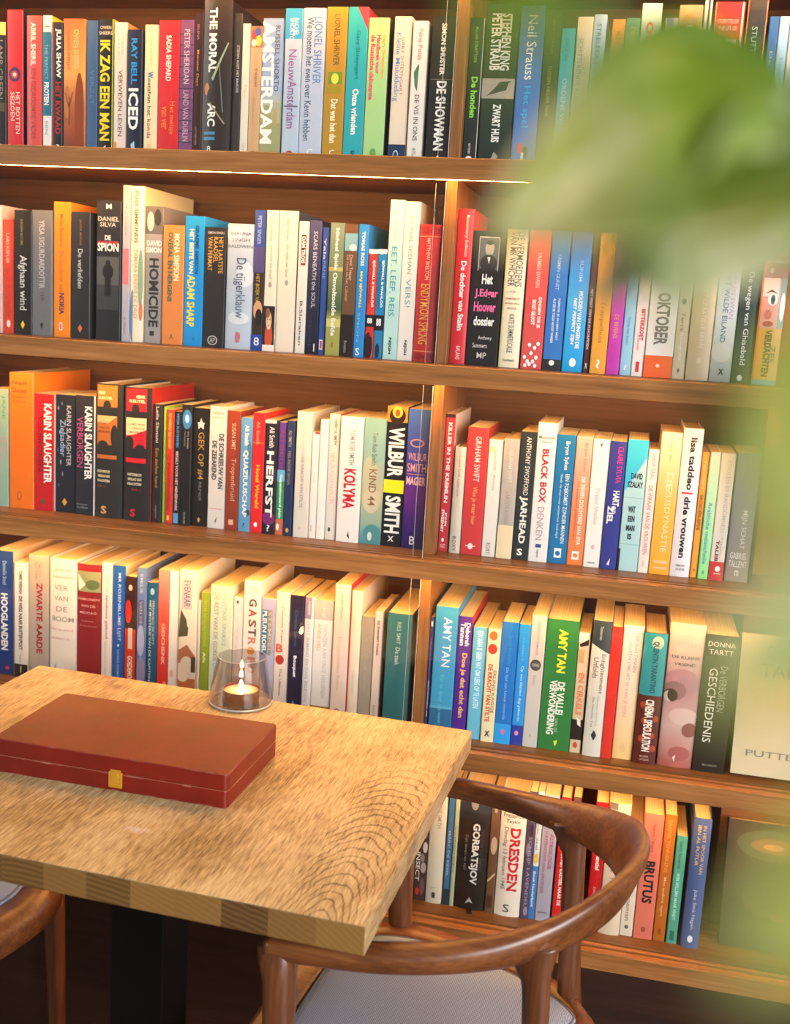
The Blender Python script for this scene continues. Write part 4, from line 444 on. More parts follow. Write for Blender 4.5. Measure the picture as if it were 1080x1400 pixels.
K(-0.4555,-0.4373,0.0582,0.6693,0.1891,0.120,'1f5878','petrol blue paperback with two lines of white capitals, fourth shelf',4,[('e',.3,.7,.05,.11,'8ab0c4'),('d',.54,.7,.16,.55,'c0d4dc','FERNANDO DE WITT',0),('d',.24,.42,.16,.88,'d0e0e4','HET MYSTERIE VAN DE KAPITEIN',0)])
K(-0.4367,-0.4181,0.0584,0.6693,0.2118,0.135,'d2392e','bright red paperback with paler pinkish top, fourth shelf',4,[('d',.42,.7,.42,.75,'f0b8a0','GESCHENK',1),('d',.4,.6,.25,.4,'c85040','DE NAAR',0),('e',.5,.95,.88,.98,'e88a78')],grad=[(0,'d83028'),(0.6,'d84a38'),(1,'b88478')])
K(-0.4175,-0.4009,0.0585,0.6693,0.2127,0.135,'ebe3da','white paperback squeezed between red and tree pictured ones, fourth shelf',4,[('e',.2,.6,.78,.84,'e0a898')])
K(-0.3986,-0.3685,0.0550,0.6693,0.2175,0.170,'eadcc4','cream and rust paperback with fir tree and house picture, fourth shelf',4,[('r',.12,.72,.05,.3,'c4b4b8'),('d',.3,.62,.08,.28,'5a5058','EVENAAR',0),('p',((.1,.3),(.45,.38),(.2,.4),(.6,.44),(.1,.47),(.55,.5),(0,.52)),'4a4a34'),('p',((0,.62),(.5,.57),(1,.66),(1,.72),(0,.72)),'a86a4a'),('e',.1,.9,.66,.84,'d8c8b4'),('r',.75,1,.66,.78,'4a3a34'),('r',0,1,.83,1,'b0683c'),('e',-.05,.6,.78,.86,'e0cdb4'),('h',.4,.6,.93,.965,'6a3a24','A',0)],fc='efe2cc')
K(-0.3679,-0.3629,0.0569,0.6693,0.1694,0.115,'e0d0c4','very thin pinkish white paperback, fourth shelf',4,[('r',0,1,.93,.97,'3a3434')])
K(-0.3623,-0.3473,0.0578,0.6693,0.1829,0.116,'8a9f2a','olive green slim paperback with yellow lettering, fourth shelf',4,[('d',.35,.65,.07,.5,'a8b84a','WIM NOORDHOEK',0),('d',.35,.65,.54,.64,'e0e0b0','Afe',1),('r',.3,.65,.9,.98,'a8b44a')])
K(-0.3464,-0.3083,0.0569,0.6693,0.1971,0.150,'cdd6bc','wide pale sage paperback with teal and grey capitals, fourth shelf',4,[('d',.56,.72,.06,.5,'8ab8ac','ALISTAIR SPARKS',0),('d',.2,.36,.06,.85,'90968a','DE REST VAN DE GOEDE DINGEN',0)])
K(-0.3076,-0.2913,0.0579,0.6693,0.1817,0.115,'ddd0c8','slim off white paperback behind the candle glass, fourth shelf',4,[('e',.3,.55,.03,.06,'5a4a44'),('d',.35,.55,.3,.55,'b0a8a0','TOEN WAS ER',0)])
K(-0.2900,-0.2614,0.0562,0.6693,0.2118,0.170,'e9ddd2','white cookbook with spaced coloured letters and orange dot, fourth shelf',4,[('h',.2,.85,.045,.06,'b8a898','HARMEN',0),('h',.2,.85,.075,.09,'b8a898','DE VRIES',0),('d',.35,.75,.14,.2,'6a4a40','G',1),('d',.35,.75,.22,.28,'a84a3a','A',1),('d',.35,.75,.3,.36,'7a5a4a','S',1),('d',.35,.75,.37,.43,'5a4a48','T',1),('d',.35,.75,.44,.5,'c07a68','R',1),('e',.28,.72,.515,.575,'e88a28'),('d',.35,.75,.59,.65,'d89080','F',1),('d',.35,.75,.66,.72,'c07a68','O',1)],fc='ecdcc8')
K(-0.2606,-0.2375,0.0569,0.6693,0.1853,0.118,'a9a8c6','lavender paperback with teal and grey title box, fourth shelf',4,[('r',.08,.5,.1,.5,'2a6a8a'),('d',.15,.42,.11,.48,'d0e0e8','PLEUN ROEL',1),('r',.52,.8,.1,.5,'8a8478'),('d',.56,.76,.11,.48,'c8b8a0','STEMPEL',0),('r',.1,.5,.88,.94,'e0dcd8')],fc='e8d4b4')
K(-0.2366,-0.2129,0.0571,0.6693,0.1989,0.126,'e3d3c6','pinkish cream paperback with red circle in its middle, fourth shelf',4,[('d',.42,.56,.12,.42,'6a625c','Charlotte Rogan',0),('h',.1,.6,.43,.5,'d8583a','B',1),('e',.1,.7,.52,.6,'b8382c'),('d',.42,.56,.63,.86,'6a625c','The Lifeboat',0),('e',.25,.55,.945,.985,'3a3634')])
K(-0.2123,-0.1904,0.0546,0.6693,0.1962,0.125,'25203c','dark indigo paperback with white title and teal diamond, fourth shelf',4,[('d',.4,.6,.12,.42,'2a6a84','Christie Savoie',0),('d',.36,.62,.5,.68,'f2eee6','Bouquet',1),('p',((.35,.92),(.5,.87),(.65,.92),(.5,.97)),'2a9aa8')])
K(-0.1898,-0.1747,0.0585,0.6693,0.1946,0.124,'e0dcdc','white slim paperback with mauve top patch, fourth shelf',4,[('r',.05,.75,0,.18,'8a7898'),('d',.4,.6,.03,.15,'d8d0dc','ARBEID',0),('d',.35,.62,.2,.88,'a8a4a8','EERST BEMIND EN DAN BELEVEN',0),('r',0,.8,.91,1,'d8a888')])
K(-0.1740,-0.1430,0.0587,0.6693,0.1923,0.122,'dedad6','wide grey white paperback with ochre foot and grey head, fourth shelf',4,[('r',0,1,0,.165,'a8aaa4'),('d',.4,.58,.02,.14,'d0d0c8','schrijf',0),('d',.55,.72,.2,.83,'a8acb8','GRENZEN AAN ONZE HERSENEN',0),('d',.24,.4,.2,.44,'e0a878','ANNE HILL',0),('r',0,1,.9,1,'a8843c'),('e',.4,.65,.925,.985,'c8a868')])
K(-0.1404,-0.1156,0.0534,0.6693,0.2222,0.170,'dfc9b8','tall pinkish beige paperback with red ring near foot, fourth shelf',4,[('d',.4,.56,.07,.25,'c87a68','Roger Hynes',0),('d',.35,.55,.37,.77,'d89a8a','The Uncommon Fiction',0),('e',.28,.66,.905,.965,'b05a50'),('e',.35,.59,.916,.954,'dfc9b8')],fc='d8303a')
K(-0.1150,-0.0981,0.0588,0.6693,0.2133,0.180,'e6d9c0','tall ivory paperback leaning cover with crescent mark, fourth shelf',4,[('d',.4,.6,.6,.78,'c0b49c','STEEN HART',0),('e',.2,.75,.93,.985,'4a4a58'),('e',.38,.8,.94,.975,'e6d9c0'),('d',.35,.5,.08,.3,'d4c8ac','Sander Kollaard',0)],fc='e8dcc4')
K(-0.0971,-0.0770,0.0588,0.6693,0.1748,0.115,'9a9180','short putty grey paperback with faint text, fourth shelf',4,[('d',.4,.56,.2,.5,'aaa290','DE STILLE KLANK',0),('d',.4,.55,.55,.7,'aaa290','VAN DE REGEN',0)])
K(-0.0761,-0.0636,0.0570,0.6693,0.1849,0.117,'dac2b6','thin pale pink paperback with black small capitals, fourth shelf',4,[('d',.4,.65,.08,.38,'4a4440','DE ZUNDERT TONEN',1),('d',.4,.6,.82,.96,'6a625c','ROOS KIST',0)])
K(-0.0551,-0.0164,0.0533,0.6693,0.1864,0.170,'2d6f72','wide teal hardback beside the divider, fourth shelf',4,[('d',.42,.56,.07,.26,'a8c8b8','RIES SMIT',0),('d',.4,.56,.29,.44,'c8dccc','De zaak',0),('d',.4,.5,.93,.97,'7aa89a','uit',0)],fc='5a6a5c')
K(0.0113,0.0169,0.0584,0.6693,0.1853,0.118,'4a4590','indigo slim paperback with white lower title, fourth shelf',4,[('h',.25,.75,.03,.08,'f2eee6','M',1),('d',.35,.6,.17,.46,'6a88d0','Yasmina Zafon',0),('d',.35,.65,.54,.86,'e8e4f0','ANTWOORD MIJ',1)])
K(0.0190,0.0537,0.0538,0.6693,0.2056,0.190,'3e9cc6','sky blue tall paperback with elegant pale name over sea, fourth shelf',4,[('r',0,1,.78,1,'2a6a94'),('r',0,1,.77,.79,'5aaac8'),('d',.42,.74,.08,.46,'e8f0f0','AMY TAN',0),('d',.4,.54,.52,.9,'6ab8d8','Tot de dood ons vond',0),('h',.25,.65,.965,.99,'f2eee6','M',0)])
K(0.0543,0.0757,0.0588,0.6693,0.1924,0.170,'5b2c92','purple paperback with white name and gold slanted title, fourth shelf',4,[('d',.58,.86,.05,.24,'f2eee6','Deborah',1),('d',.2,.5,.05,.24,'f2eee6','Tannen',1),('d',.35,.75,.3,.84,'e8b860','Doe je dat echt dan',1),('e',.3,.65,.94,.98,'c84a90')],fc='d8282c')
K(0.0782,0.0996,0.0570,0.6693,0.1787,0.160,'6dbcd8','light blue paperback with dense white capitals, fourth shelf',4,[('d',.35,.7,.03,.72,'d0ecf4','EEN MAN IS GEEN VAT OM LEEG OP TE LATEN',1)])
K(0.1008,0.1208,0.0534,0.6693,0.1798,0.115,'eedfb4','pale yellow paperback with two red orange dots, fourth shelf',4,[('e',.15,.75,.02,.1,'e8682c'),('e',.1,.8,.13,.22,'c83a30'),('d',.25,.55,.31,.82,'d8542c','DE KRACHT VAN STILTE',1),('d',.65,.85,.36,.74,'7a6a3a','ERLING KAGGE',0),('h',.3,.7,.9,.95,'3a3a3c','X',1)])
K(0.1214,0.1462,0.0540,0.6693,0.1932,0.123,'2074c4','bright blue paperback with cyan foot and pink mark, fourth shelf',4,[('r',0,1,.835,1,'2a9ae0'),('d',.4,.6,.37,.8,'90c0f0','De lijst van Leuze controle',0),('d',.5,.65,.1,.34,'4a94d8','TOON TELLEGEN',0),('e',.4,.65,.88,.92,'e86a8a')])
K(0.1468,0.1644,0.0568,0.6693,0.1912,0.121,'2c94dc','azure slim paperback with navy foot and pink mark, fourth shelf',4,[('r',0,1,.835,1,'2c3c9a'),('d',.4,.65,.34,.8,'d8ecfa','Op een blauwe dag geboren',0),('d',.4,.55,.1,.3,'60b0e8','TAMMET',0),('e',.3,.65,.88,.92,'e88ab0')])
K(0.1650,0.1873,0.0564,0.6693,0.2077,0.180,'c9c2ba','light grey paperback with round dark stamp, fourth shelf',4,[('e',.12,.85,.33,.415,'4a4844'),('r',.25,.72,.36,.385,'8a8680'),('d',.4,.58,.04,.3,'9a948c','HANSJE SCHOENMAKER',0),('d',.4,.55,.45,.52,'9a948c','Elen',0),('e',.45,.55,.9,.92,'a09a90')])
K(0.1880,0.2357,0.0575,0.6693,0.2046,0.190,'2f7a3c','thick grass green paperback with yellow name and white title, fourth shelf',4,[('d',.42,.66,.07,.4,'e8d83a','AMY TAN',1),('d',.5,.7,.47,.72,'f0f0e0','DE VALLEI',1),('d',.26,.46,.46,.88,'f0f0e0','VERWONDERING',1),('d',.5,.58,.75,.86,'a8c8a0','VAN DE',0),('p',((.5,.93),(.62,.92),(.6,.95),(.56,.97)),'d8d83a')])
K(0.2364,0.2530,0.0586,0.6693,0.1887,0.120,'d4bd9a','beige paperback with torn black picture and orange capitals, fourth shelf',4,[('r',.0,.9,0,.08,'d8d0c4'),('p',((.1,.1),(.9,.05),(.6,.09),(.9,.1),(.2,.12)),'1f1a18'),('r',.1,.6,.14,.25,'b89a6a'),('d',.3,.75,.33,.68,'e07a50','EN CIRKELS',1),('r',0,1,.72,.89,'241e1c'),('p',((.3,.7),(.8,.72),(.5,.76),(.9,.78)),'e8dccc'),('e',.3,.7,.91,.96,'c84a30')])
K(0.2559,0.2832,0.0543,0.6693,0.2118,0.170,'d9d2c4','light hardback with dark slanted top and thin grey title, fourth shelf',4,[('p',((0,0),(1,0),(1,.24),(0,.17)),'2f3c3e'),('d',.4,.55,.04,.14,'a8b0b0','Timmerman',0),('d',.55,.8,.24,.53,'6a665e','Enlightenment',0),('d',.2,.45,.27,.42,'6a665e','Unfolds',0),('d',.55,.66,.55,.77,'a8a498','Gender Europe',0),('d',.3,.42,.56,.78,'8a8680','De Nieuwe Tijd',0),('p',((.4,.84),(.55,.8),(.7,.84),(.55,.88)),'2a3038')],rnd=1)
K(0.2838,0.2990,0.0530,0.6693,0.2050,0.130,'d93428','narrow plain red hardback without lettering, fourth shelf',4,[])
K(0.2999,0.3300,0.0585,0.6693,0.2078,0.132,'e8cfaa','cream pink paperback with blue name and pink condensed title, fourth shelf',4,[('d',.62,.78,.05,.34,'8a7a9a','DEBORAH TANNEN',0),('d',.3,.5,.12,.68,'d890a0','ALLEEN OMDAT IK VAN JE HOU',0),('e',.35,.65,.88,.95,'e0b880')],grad=[(0,'edc27a'),(0.5,'ead0b0'),(1,'e0d4cc')])
K(0.3307,0.3639,0.0531,0.6693,0.2023,0.128,'5a1f18','dark red paperback with teal top and funky white title, fourth shelf',4,[('r',0,1,0,.47,'2a8a92'),('e',.35,.85,.02,.12,'a8b8a0'),('d',.4,.66,.06,.45,'1a4a50','QUENTIN TARANTINO',1),('e',.1,.35,.52,.57,'a8401c'),('e',.5,.75,.55,.6,'a8401c'),('e',.7,.95,.62,.67,'a8401c'),('e',.2,.45,.64,.69,'a8401c'),('e',.6,.85,.75,.8,'a8401c'),('e',.15,.4,.78,.83,'a8401c'),('e',.7,.95,.85,.9,'a8401c'),('e',.4,.65,.7,.75,'a8401c'),('d',.35,.68,.5,.9,'f4e8d8','CINEMA SPECULATION',1),('h',.3,.7,.93,.945,'d8b8a0','BOEK',0),('h',.3,.72,.955,.97,'d8b8a0','UITGAVE',0)],rnd=1)
K(0.3664,0.4172,0.0583,0.6693,0.2206,0.170,'c49a96','thick pink hardback printed with close portrait eye, fourth shelf',4,[('e',-.02,.95,.31,.5,'b07a8c'),('e',-.02,.62,.4,.53,'95626e'),('e',-.02,.4,.455,.545,'4a2830'),('e',.0,.3,.47,.545,'d8bcb8'),('e',.1,.36,.455,.54,'2a181c'),('e',.2,1.0,.58,.7,'d8b4b0'),('e',.6,1.02,.68,.78,'8a4a48'),('e',.3,.9,.85,.95,'a85a54'),('h',.12,.9,.22,.24,'5a4a54','DE KLEINE',0),('h',.2,.8,.268,.288,'5a4a54','VRIEND',0),('h',.3,.85,.12,.15,'d8c0bc','TARTT',0),('p',((.42,.93),(.5,.91),(.48,.96)),'e8d8c8')],rnd=1,grad=[(0,'a8584a'),(0.3,'cfa8a0'),(0.55,'b0788a'),(0.8,'cab0a8'),(1,'c8b8a8')])
K(0.4179,0.4631,0.0537,0.6693,0.2097,0.170,'231f1b','thick black paperback with cream capitals near top, fourth shelf',4,[('h',.08,.92,.05,.085,'ece4d4','DONNA',0),('h',.12,.88,.105,.14,'ece4d4','TARTT',0),('d',.55,.75,.22,.55,'b0a894','De VERBORGEN',0),('d',.22,.45,.24,.78,'e8e0cc','GESCHIEDENIS',0),('h',.3,.75,.94,.955,'9a927e','MEULENHOFF',0)])
K(0.0113,0.0301,0.0619,0.3836,0.1841,0.117,'4a3430','dark paperback printed with pale flowers and red drop, bottom shelf',5,[('e',.5,.9,.3,.42,'b8a8a4'),('e',.6,1,.45,.55,'c8b8b0'),('e',.4,.8,.56,.64,'8a7470'),('e',.5,.95,.64,.74,'a89490'),('d',.1,.4,.55,.82,'f2eee6','INSECT',0),('e',.15,.5,.88,.95,'d02c34'),('e',.5,.9,.78,.95,'6a5450')])
K(0.0311,0.0568,0.0617,0.3836,0.1901,0.121,'d9d2bc','cream hardback with small dark mark at foot, bottom shelf',5,[('d',.5,.7,.05,.32,'8a8474','LOUISE SMITH',0),('h',.25,.7,.85,.86,'8a8474','uitgever',0),('r',.4,.62,.9,.95,'4a4840')],rnd=1)
K(0.0592,0.0691,0.0623,0.3836,0.1942,0.123,'3f6f9c','thin steel blue paperback beside cream hardback, bottom shelf',5,[('d',.3,.6,.35,.75,'b8cce0','MARC DE KESEL',0),('r',.1,.9,.86,1,'2a3a44')])
K(0.0700,0.0767,0.0603,0.3836,0.1952,0.124,'b4bc98','thin sage green paperback beside black biography, bottom shelf',5,[('d',.3,.6,.3,.7,'7a8468','GROEN',0)])
K(0.0780,0.1264,0.0623,0.3836,0.1987,0.160,'221e1c','wide black biography hardback with white serif title, bottom shelf',5,[('r',0,1,.0,.17,'2a2a34'),('e',.35,.6,.02,.15,'8a8684'),('d',.42,.68,.26,.78,'e0dcd4','GORBATSJOV',1),('d',.22,.32,.36,.66,'8a8680','Zijn leven en tijd',0),('d',.74,.82,.3,.66,'4a4440','WILLIAM TAUBMAN',0),('p',((.36,.95),(.5,.89),(.62,.94),(.5,.93)),'b8b4ac')],rnd=1,ribbon=1)
K(0.1274,0.1410,0.0582,0.3836,0.2003,0.127,'6a4a34','narrow sepia paperback with pale dancing figure, bottom shelf',5,[('e',.2,.9,.35,.5,'b8a088'),('p',((.1,.72),(.9,.65),(.9,.67),(.1,.74)),'d0b898'),('r',.2,.8,.85,.95,'4a3022'),('r',.35,.65,.03,.15,'b0a090')])
K(0.1420,0.1824,0.0610,0.3836,0.2077,0.150,'e6dccb','cream history hardback with thick red city title, bottom shelf',5,[('p',((.2,.0),(.9,.0),(.5,.05)),'3a3434'),('h',.12,.9,.165,.2,'4a4440','Frederick',0),('h',.22,.8,.215,.25,'4a4440','Taylor',0),('d',.45,.8,.28,.79,'c81c28','DRESDEN',1),('d',.16,.34,.28,.78,'7a746a','Dinsdag 13 februari 1945',0),('h',.35,.6,.9,.965,'4a4440','S',0)],rnd=1)
K(0.1835,0.1959,0.0590,0.3836,0.2134,0.136,'54465c','narrow purple grey patterned paperback, bottom shelf',5,[('e',.1,.6,.1,.2,'9a8aa0'),('e',.3,.9,.25,.35,'3a2c40'),('e',.1,.7,.4,.5,'8a7a94'),('d',.3,.75,.35,.9,'a898b0','SCHRIJF LAVENDEL',0),('e',.4,.9,.9,.97,'9a8aa0')])
K(0.1965,0.2057,0.0624,0.3836,0.2140,0.136,'dfe0dc','thin white and blue paperback with yellow smudge, bottom shelf',5,[('d',.3,.65,.1,.45,'4a80b8','De ziener deel',0),('e',.2,.9,.48,.56,'e0b830'),('r',0,1,.58,1,'3a78b8'),('d',.3,.65,.62,.9,'d0e0f0','Boek Nederland',1)])
K(0.2067,0.2296,0.0616,0.3836,0.2112,0.134,'a8a4b4','lavender grey paperback with red picture above red text, bottom shelf',5,[('r',0,1,.1,.25,'8a3a34'),('e',.3,.8,.12,.22,'d8c0b8'),('d',.6,.8,.3,.58,'a83a48','ASTROLOGIE',0),('d',.25,.42,.28,.78,'a8586a','WETENSCHAP VAN VROEGER',0),('h',.2,.75,.92,.935,'5a5864','ankh',0)])
K(0.2326,0.2474,0.0598,0.3836,0.2114,0.134,'d0201f','narrow scarlet paperback with white small words, bottom shelf',5,[('d',.45,.75,.4,.85,'f4dcd4','VAN HET KASTEEL NAAR DE',1)])
K(0.2504,0.2628,0.0602,0.3836,0.2141,0.136,'5a3a2a','dark brown paperback half hidden by chair upright, bottom shelf',5,[])
K(0.2851,0.3037,0.0572,0.3836,0.2131,0.135,'b8141c','crimson paperback glimpsed through the chair back, bottom shelf',5,[('d',.4,.7,.35,.52,'f4d8d0','essential',1),('d',.4,.6,.65,.78,'e0a8a0','Simone Bo',0)])
K(0.3049,0.3373,0.0572,0.3836,0.2163,0.150,'dccab0','cream rounded hardback with thin lettering behind chair arm, bottom shelf',5,[('d',.35,.65,.44,.72,'7a7064','De Toren',0),('r',.02,.4,0,.05,'6a5a54')],rnd=1)
K(0.3380,0.3573,0.0606,0.3836,0.1821,0.116,'e0d2bc','narrow ivory paperback beside the coral one, bottom shelf',5,[('d',.35,.65,.45,.86,'8a8070','Simmoneman',0),('e',.35,.65,.9,.935,'6a6258')])
K(0.3582,0.3871,0.0599,0.3836,0.2051,0.170,'d87460','coral pink paperback with bold black condensed title, bottom shelf',5,[('d',.45,.62,.08,.3,'6a3830','Kathryn Tempest',0),('d',.3,.75,.37,.71,'241a18','BRUTUS',1),('e',.4,.62,.9,.945,'a8503c')])
K(0.3884,0.4060,0.0622,0.3836,0.2070,0.160,'b8641c','burnt orange paperback with faded pale lettering, bottom shelf',5,[('d',.35,.6,.04,.45,'d89a50','SABINE TENNEKENS',0),('d',.35,.6,.49,.8,'e8c090','Met andere ogen',0),('e',.35,.65,.9,.95,'8a4814')])
K(0.4083,0.4240,0.0606,0.3836,0.1764,0.115,'4fa088','sea green slim paperback with dark small text, bottom shelf',5,[('d',.35,.6,.05,.3,'1f4a40','Sabine Noverraz',0),('d',.35,.62,.34,.78,'a8dcc8','WIM WILLEMS MAAR VINDT',1),('r',.3,.7,.88,.97,'2a6a58')])
K(0.4297,0.4560,0.0578,0.3836,0.2107,0.150,'43598e','denim blue hardback with gold capitals and white script, bottom shelf',5,[('d',.58,.74,.05,.42,'c8a850','IN HET SPOOR VAN',0),('d',.28,.44,.05,.36,'c8a850','IBN AL FUTUR',0),('d',.4,.62,.54,.85,'c0c8e0','Joke Smit Hagen',0),('e',.35,.65,.9,.955,'e0e4f0')],rnd=1)
def book_parts(w,h,dep,hx,pr,hard,fc=None,grad=None):
    """cover mesh (spine at y=0 facing -y, prints laid on it) and page block, centred on x, base at z=0."""
    t=.0022 if hard else .0007
    bulge=min(.0042,.1*w) if hard else min(.0006,.025*w)
    r_=.0012 if not hard else .0008
    fy=lambda u: -bulge*(1-(2*u-1)**2)
    mats=[grad_mat(grad,h) if grad else cover_mat(hx), cover_mat(fc or hx), cover_mat('e8e0d0')]
    mb=MB()
    N=10 if hard else 6
    outer=[(-w/2,dep)]+[(-w/2,r_)]+[(-w/2+r_+(w-2*r_)*i/N,fy((r_+(w-2*r_)*i/N)/w)) for i in range(N+1)]+[(w/2,r_),(w/2,dep)]
    inner=[(-w/2+t,dep),(-w/2+t,max(r_,t))]+[(-w/2+t+(w-2*t)*i/N,max(t,.001)+fy(i/N)*.8) for i in range(N+1)]+[(w/2-t,max(r_,t)),(w/2-t,dep)]
    n=len(outer)
    vs=[(x,y,0) for x,y in outer]+[(x,y,h) for x,y in outer]+[(x,y,0) for x,y in inner]+[(x,y,h) for x,y in inner]
    for i in range(n-1):
        mi=1 if i==n-2 else 0
        mb.add([vs[i],vs[i+1],vs[n+i+1],vs[n+i]],[(0,1,2,3)],mi)
        mb.add([vs[2*n+i],vs[2*n+i+1],vs[3*n+i+1],vs[3*n+i]],[(3,2,1,0)],2)
        mb.add([vs[n+i],vs[n+i+1],vs[3*n+i+1],vs[3*n+i]],[(0,1,2,3)],mi)
        mb.add([vs[i],vs[i+1],vs[2*n+i+1],vs[2*n+i]],[(3,2,1,0)],mi)
    for i in (0,n-1):
        mb.add([vs[i],vs[n+i],vs[3*n+i],vs[2*n+i]],[(0,1,2,3) if i else (3,2,1,0)],1 if i else 0)
    idx={}
    def mi_of(c):
        if c not in idx: idx[c]=len(mats); mats.append(plain(c,.42))
        return idx[c]
    def pt(u,v,o):
        u=min(max(u,0),1); v=min(max(v,0),1)
        return ((u-.5)*w, fy(u)-o, h*(1-v))
    for j,q in enumerate(pr):
        o=.00018+.00004*j
        k=q[0]
        if k=='r':
            _,u0,u1,v0,v1,c=q; NN=12 if hard else 8
            a=[pt(u0+(u1-u0)*i/NN,v1,o) for i in range(NN+1)]+[pt(u0+(u1-u0)*i/NN,v0,o) for i in range(NN+1)]
            mb.add(a,[(i,i+1,NN+2+i,NN+1+i) for i in range(NN)],mi_of(c))
        elif k=='e':
            _,u0,u1,v0,v1,c=q; NN=16; a=[];b=[]
            for i in range(NN+1):
                cu=-math.cos(math.pi*i/NN); su=math.sqrt(max(0,1-cu*cu)); u=(u0+u1)/2+(u1-u0)/2*cu; vm=(v0+v1)/2; hv=(v1-v0)/2*su
                a.append(pt(u,vm+hv,o)); b.append(pt(u,vm-hv,o))
            mb.add(a+b,[(i,i+1,NN+2+i,NN+1+i) for i in range(NN)],mi_of(c))
        elif k=='p':
            _,ps,c=q; us=[p_[0] for p_ in ps]; ua,ub=min(us),max(us); NN=16; a=[];b=[]; m_=len(ps)
            for i in range(NN+1):
                u=ua+(ub-ua)*min(max(i/NN,1e-4),1-1e-4); vv=[]
                for e_ in range(m_):
                    (x1,y1),(x2,y2)=ps[e_],ps[(e_+1)%m_]
                    if (x1-u)*(x2-u)<=0 and abs(x1-x2)>1e-9: vv.append(y1+(y2-y1)*(u-x1)/(x2-x1))
                if not vv: vv=[ps[0][1]]
                a.append(pt(u,max(vv),o)); b.append(pt(u,min(vv),o))
            mb.add(a+b,[(i,i+1,NN+2+i,NN+1+i) for i in range(NN)],mi_of(c))
        else:
            _,u0,u1,v0,v1,c,t_,bo=q
            if (t_,bo) not in TXT: continue
            tv,tf=TXT[(t_,bo)]; o+=.00015
            if k=='d': uc,uh=(u0+u1)/2,(u1-u0)*.575; u0,u1=uc-uh,uc+uh
            if k=='d': vv=[pt(u0+(u1-u0)*y,v0+(v1-v0)*x,o) for x,y in tv]
            else: vv=[pt(u0+(u1-u0)*x,v1-(v1-v0)*y,o) for x,y in tv]
            mb.add(vv,tf,mi_of(c))
    pg=MB(); e_=.003 if hard else .0006
    xs=w/2-t-.0002; y0=max(t,.001)+.0012; y1=dep-(.003 if hard else .0008)
    pg.box(-xs,xs,y0,y1,e_,h-e_)
    return mb,mats,pg
def make_book(x0,x1,y,z,h,dep,hx,label,row,pr,fc=None,grad=None,rnd=0,ribbon=0):
    w=x1-x0
    root=tag(empty('hardcover_book' if rnd else 'paperback_book',((x0+x1)/2,y,z+.0004)),label,'book','books on the '+ROWN[row])
    mb,mats,pg=book_parts(w,h,dep,hx,pr,rnd,fc,grad)
    mb.build('cover',mats,root); pg.build('pages',PAPER,root)
    if ribbon:
        rb=MB(); rb.add([(-.004,-.0035,.001),(.004,-.0035,.001),(.008,-.016,.0004),(-.001,-.018,.0004),(.004,.004,.0012),(-.004,.004,.0012)],[(0,1,2,3),(5,4,1,0)])
        rb.build('bookmark_ribbon',plain('14100f',.6),root)
    return root
ROWN={1:'top shelf',2:'second shelf',3:'third shelf',4:'fourth shelf',5:'bottom shelf'}
FACE=[('h',.28,.9,.07,.16,'5a5048','DONNA',0),('h',.22,.86,.2,.29,'5a5048','TARTT',0),('h',.14,.96,.82,.88,'7a7264','PUTTERTJE',0)]
keys={(q[6],q[7]) for a,k in BOOKS for q in a[9] if q[0] in 'dh'}|{(q[6],q[7]) for q in FACE}
prepare_texts(sorted(keys))
for a,k in BOOKS: make_book(*a,**k)
# two books shown face-out, leaning back on the recessed panel
def face_book(loc,lean,rz,w,h,dep,hx,fhx,label,row,pr,spine):
    root=tag(empty('paperback_book',loc),label,'book','books on the '+ROWN[row]); root.rotation_euler=(lean,0,rz)
    # built spine-forward, then turned so that the front cover faces out: thickness runs along y
    mb=MB(); t=.0008
    mb.box(0,w,-dep,-dep+t,0,h,0); mb.box(0,w,-t,0,0,h,1); mb.box(0,t,-dep+t,-t,0,h,1)
    mats=[cover_mat(fhx),cover_mat(hx)]
    for j,q in enumerate(pr):
        o=.0002+.00004*j; c=q[5]; mats.append(plain(c,.45)); mi=len(mats)-1; u0,u1,v0,v1=q[1:5]
        P_=lambda u,v:(u*w,-dep-o,h*(1-v))
        if q[0]=='h':
            tv,tf=TXT[(q[6],q[7])]; mb.add([P_(u0+(u1-u0)*x,v1-(v1-v0)*y) for x,y in tv],tf,mi)
        elif q[0]=='e': mb.add([P_((u0+u1)/2+(u1-u0)/2*math.cos(a*math.pi/12),(v0+v1)/2-(v1-v0)/2*math.sin(a*math.pi/12)) for a in range(24)],[tuple(range(24))],mi)
        else: mb.add([P_(u0,v1),P_(u1,v1),P_(u1,v0),P_(u0,v0)],[(0,1,2,3)],mi)
    mb.build('cover',mats,root)
    pg=MB(); pg.box(t+.0004,w-.0006,-dep+t+.0002,-t-.0002,.0005,h-.0005); pg.build('pages',PAPER,root)
    return root
face_book((.4715,.0745,SH[4]+.0005),-math.radians(13.5),0,.135,.205,.028,'d8b070','cfbf9c','wide cream paperback shown face-out with large serif name, fourth shelf',4,
  [('r',.62,1,.4,.6,'5a6a4a'),('e',.7,1.1,.34,.55,'c89a50')]+FACE,1)
face_book((.487,.094,SH[5]+.0005),-math.radians(14),0,.14,.19,.02,'2a1a12','3a2c1c','dark paperback with brown painting shown face-out, bottom shelf',5,
  [('e',.1,.9,.05,.3,'4a4a30'),('e',.25,.8,.12,.24,'7a5630'),('e',.38,.6,.16,.21,'b07a48'),('r',0,1,.6,1,'2a2014'),('e',.2,.9,.45,.75,'4a3c22'),('e',.5,.7,.7,.76,'8a4a38')],1)
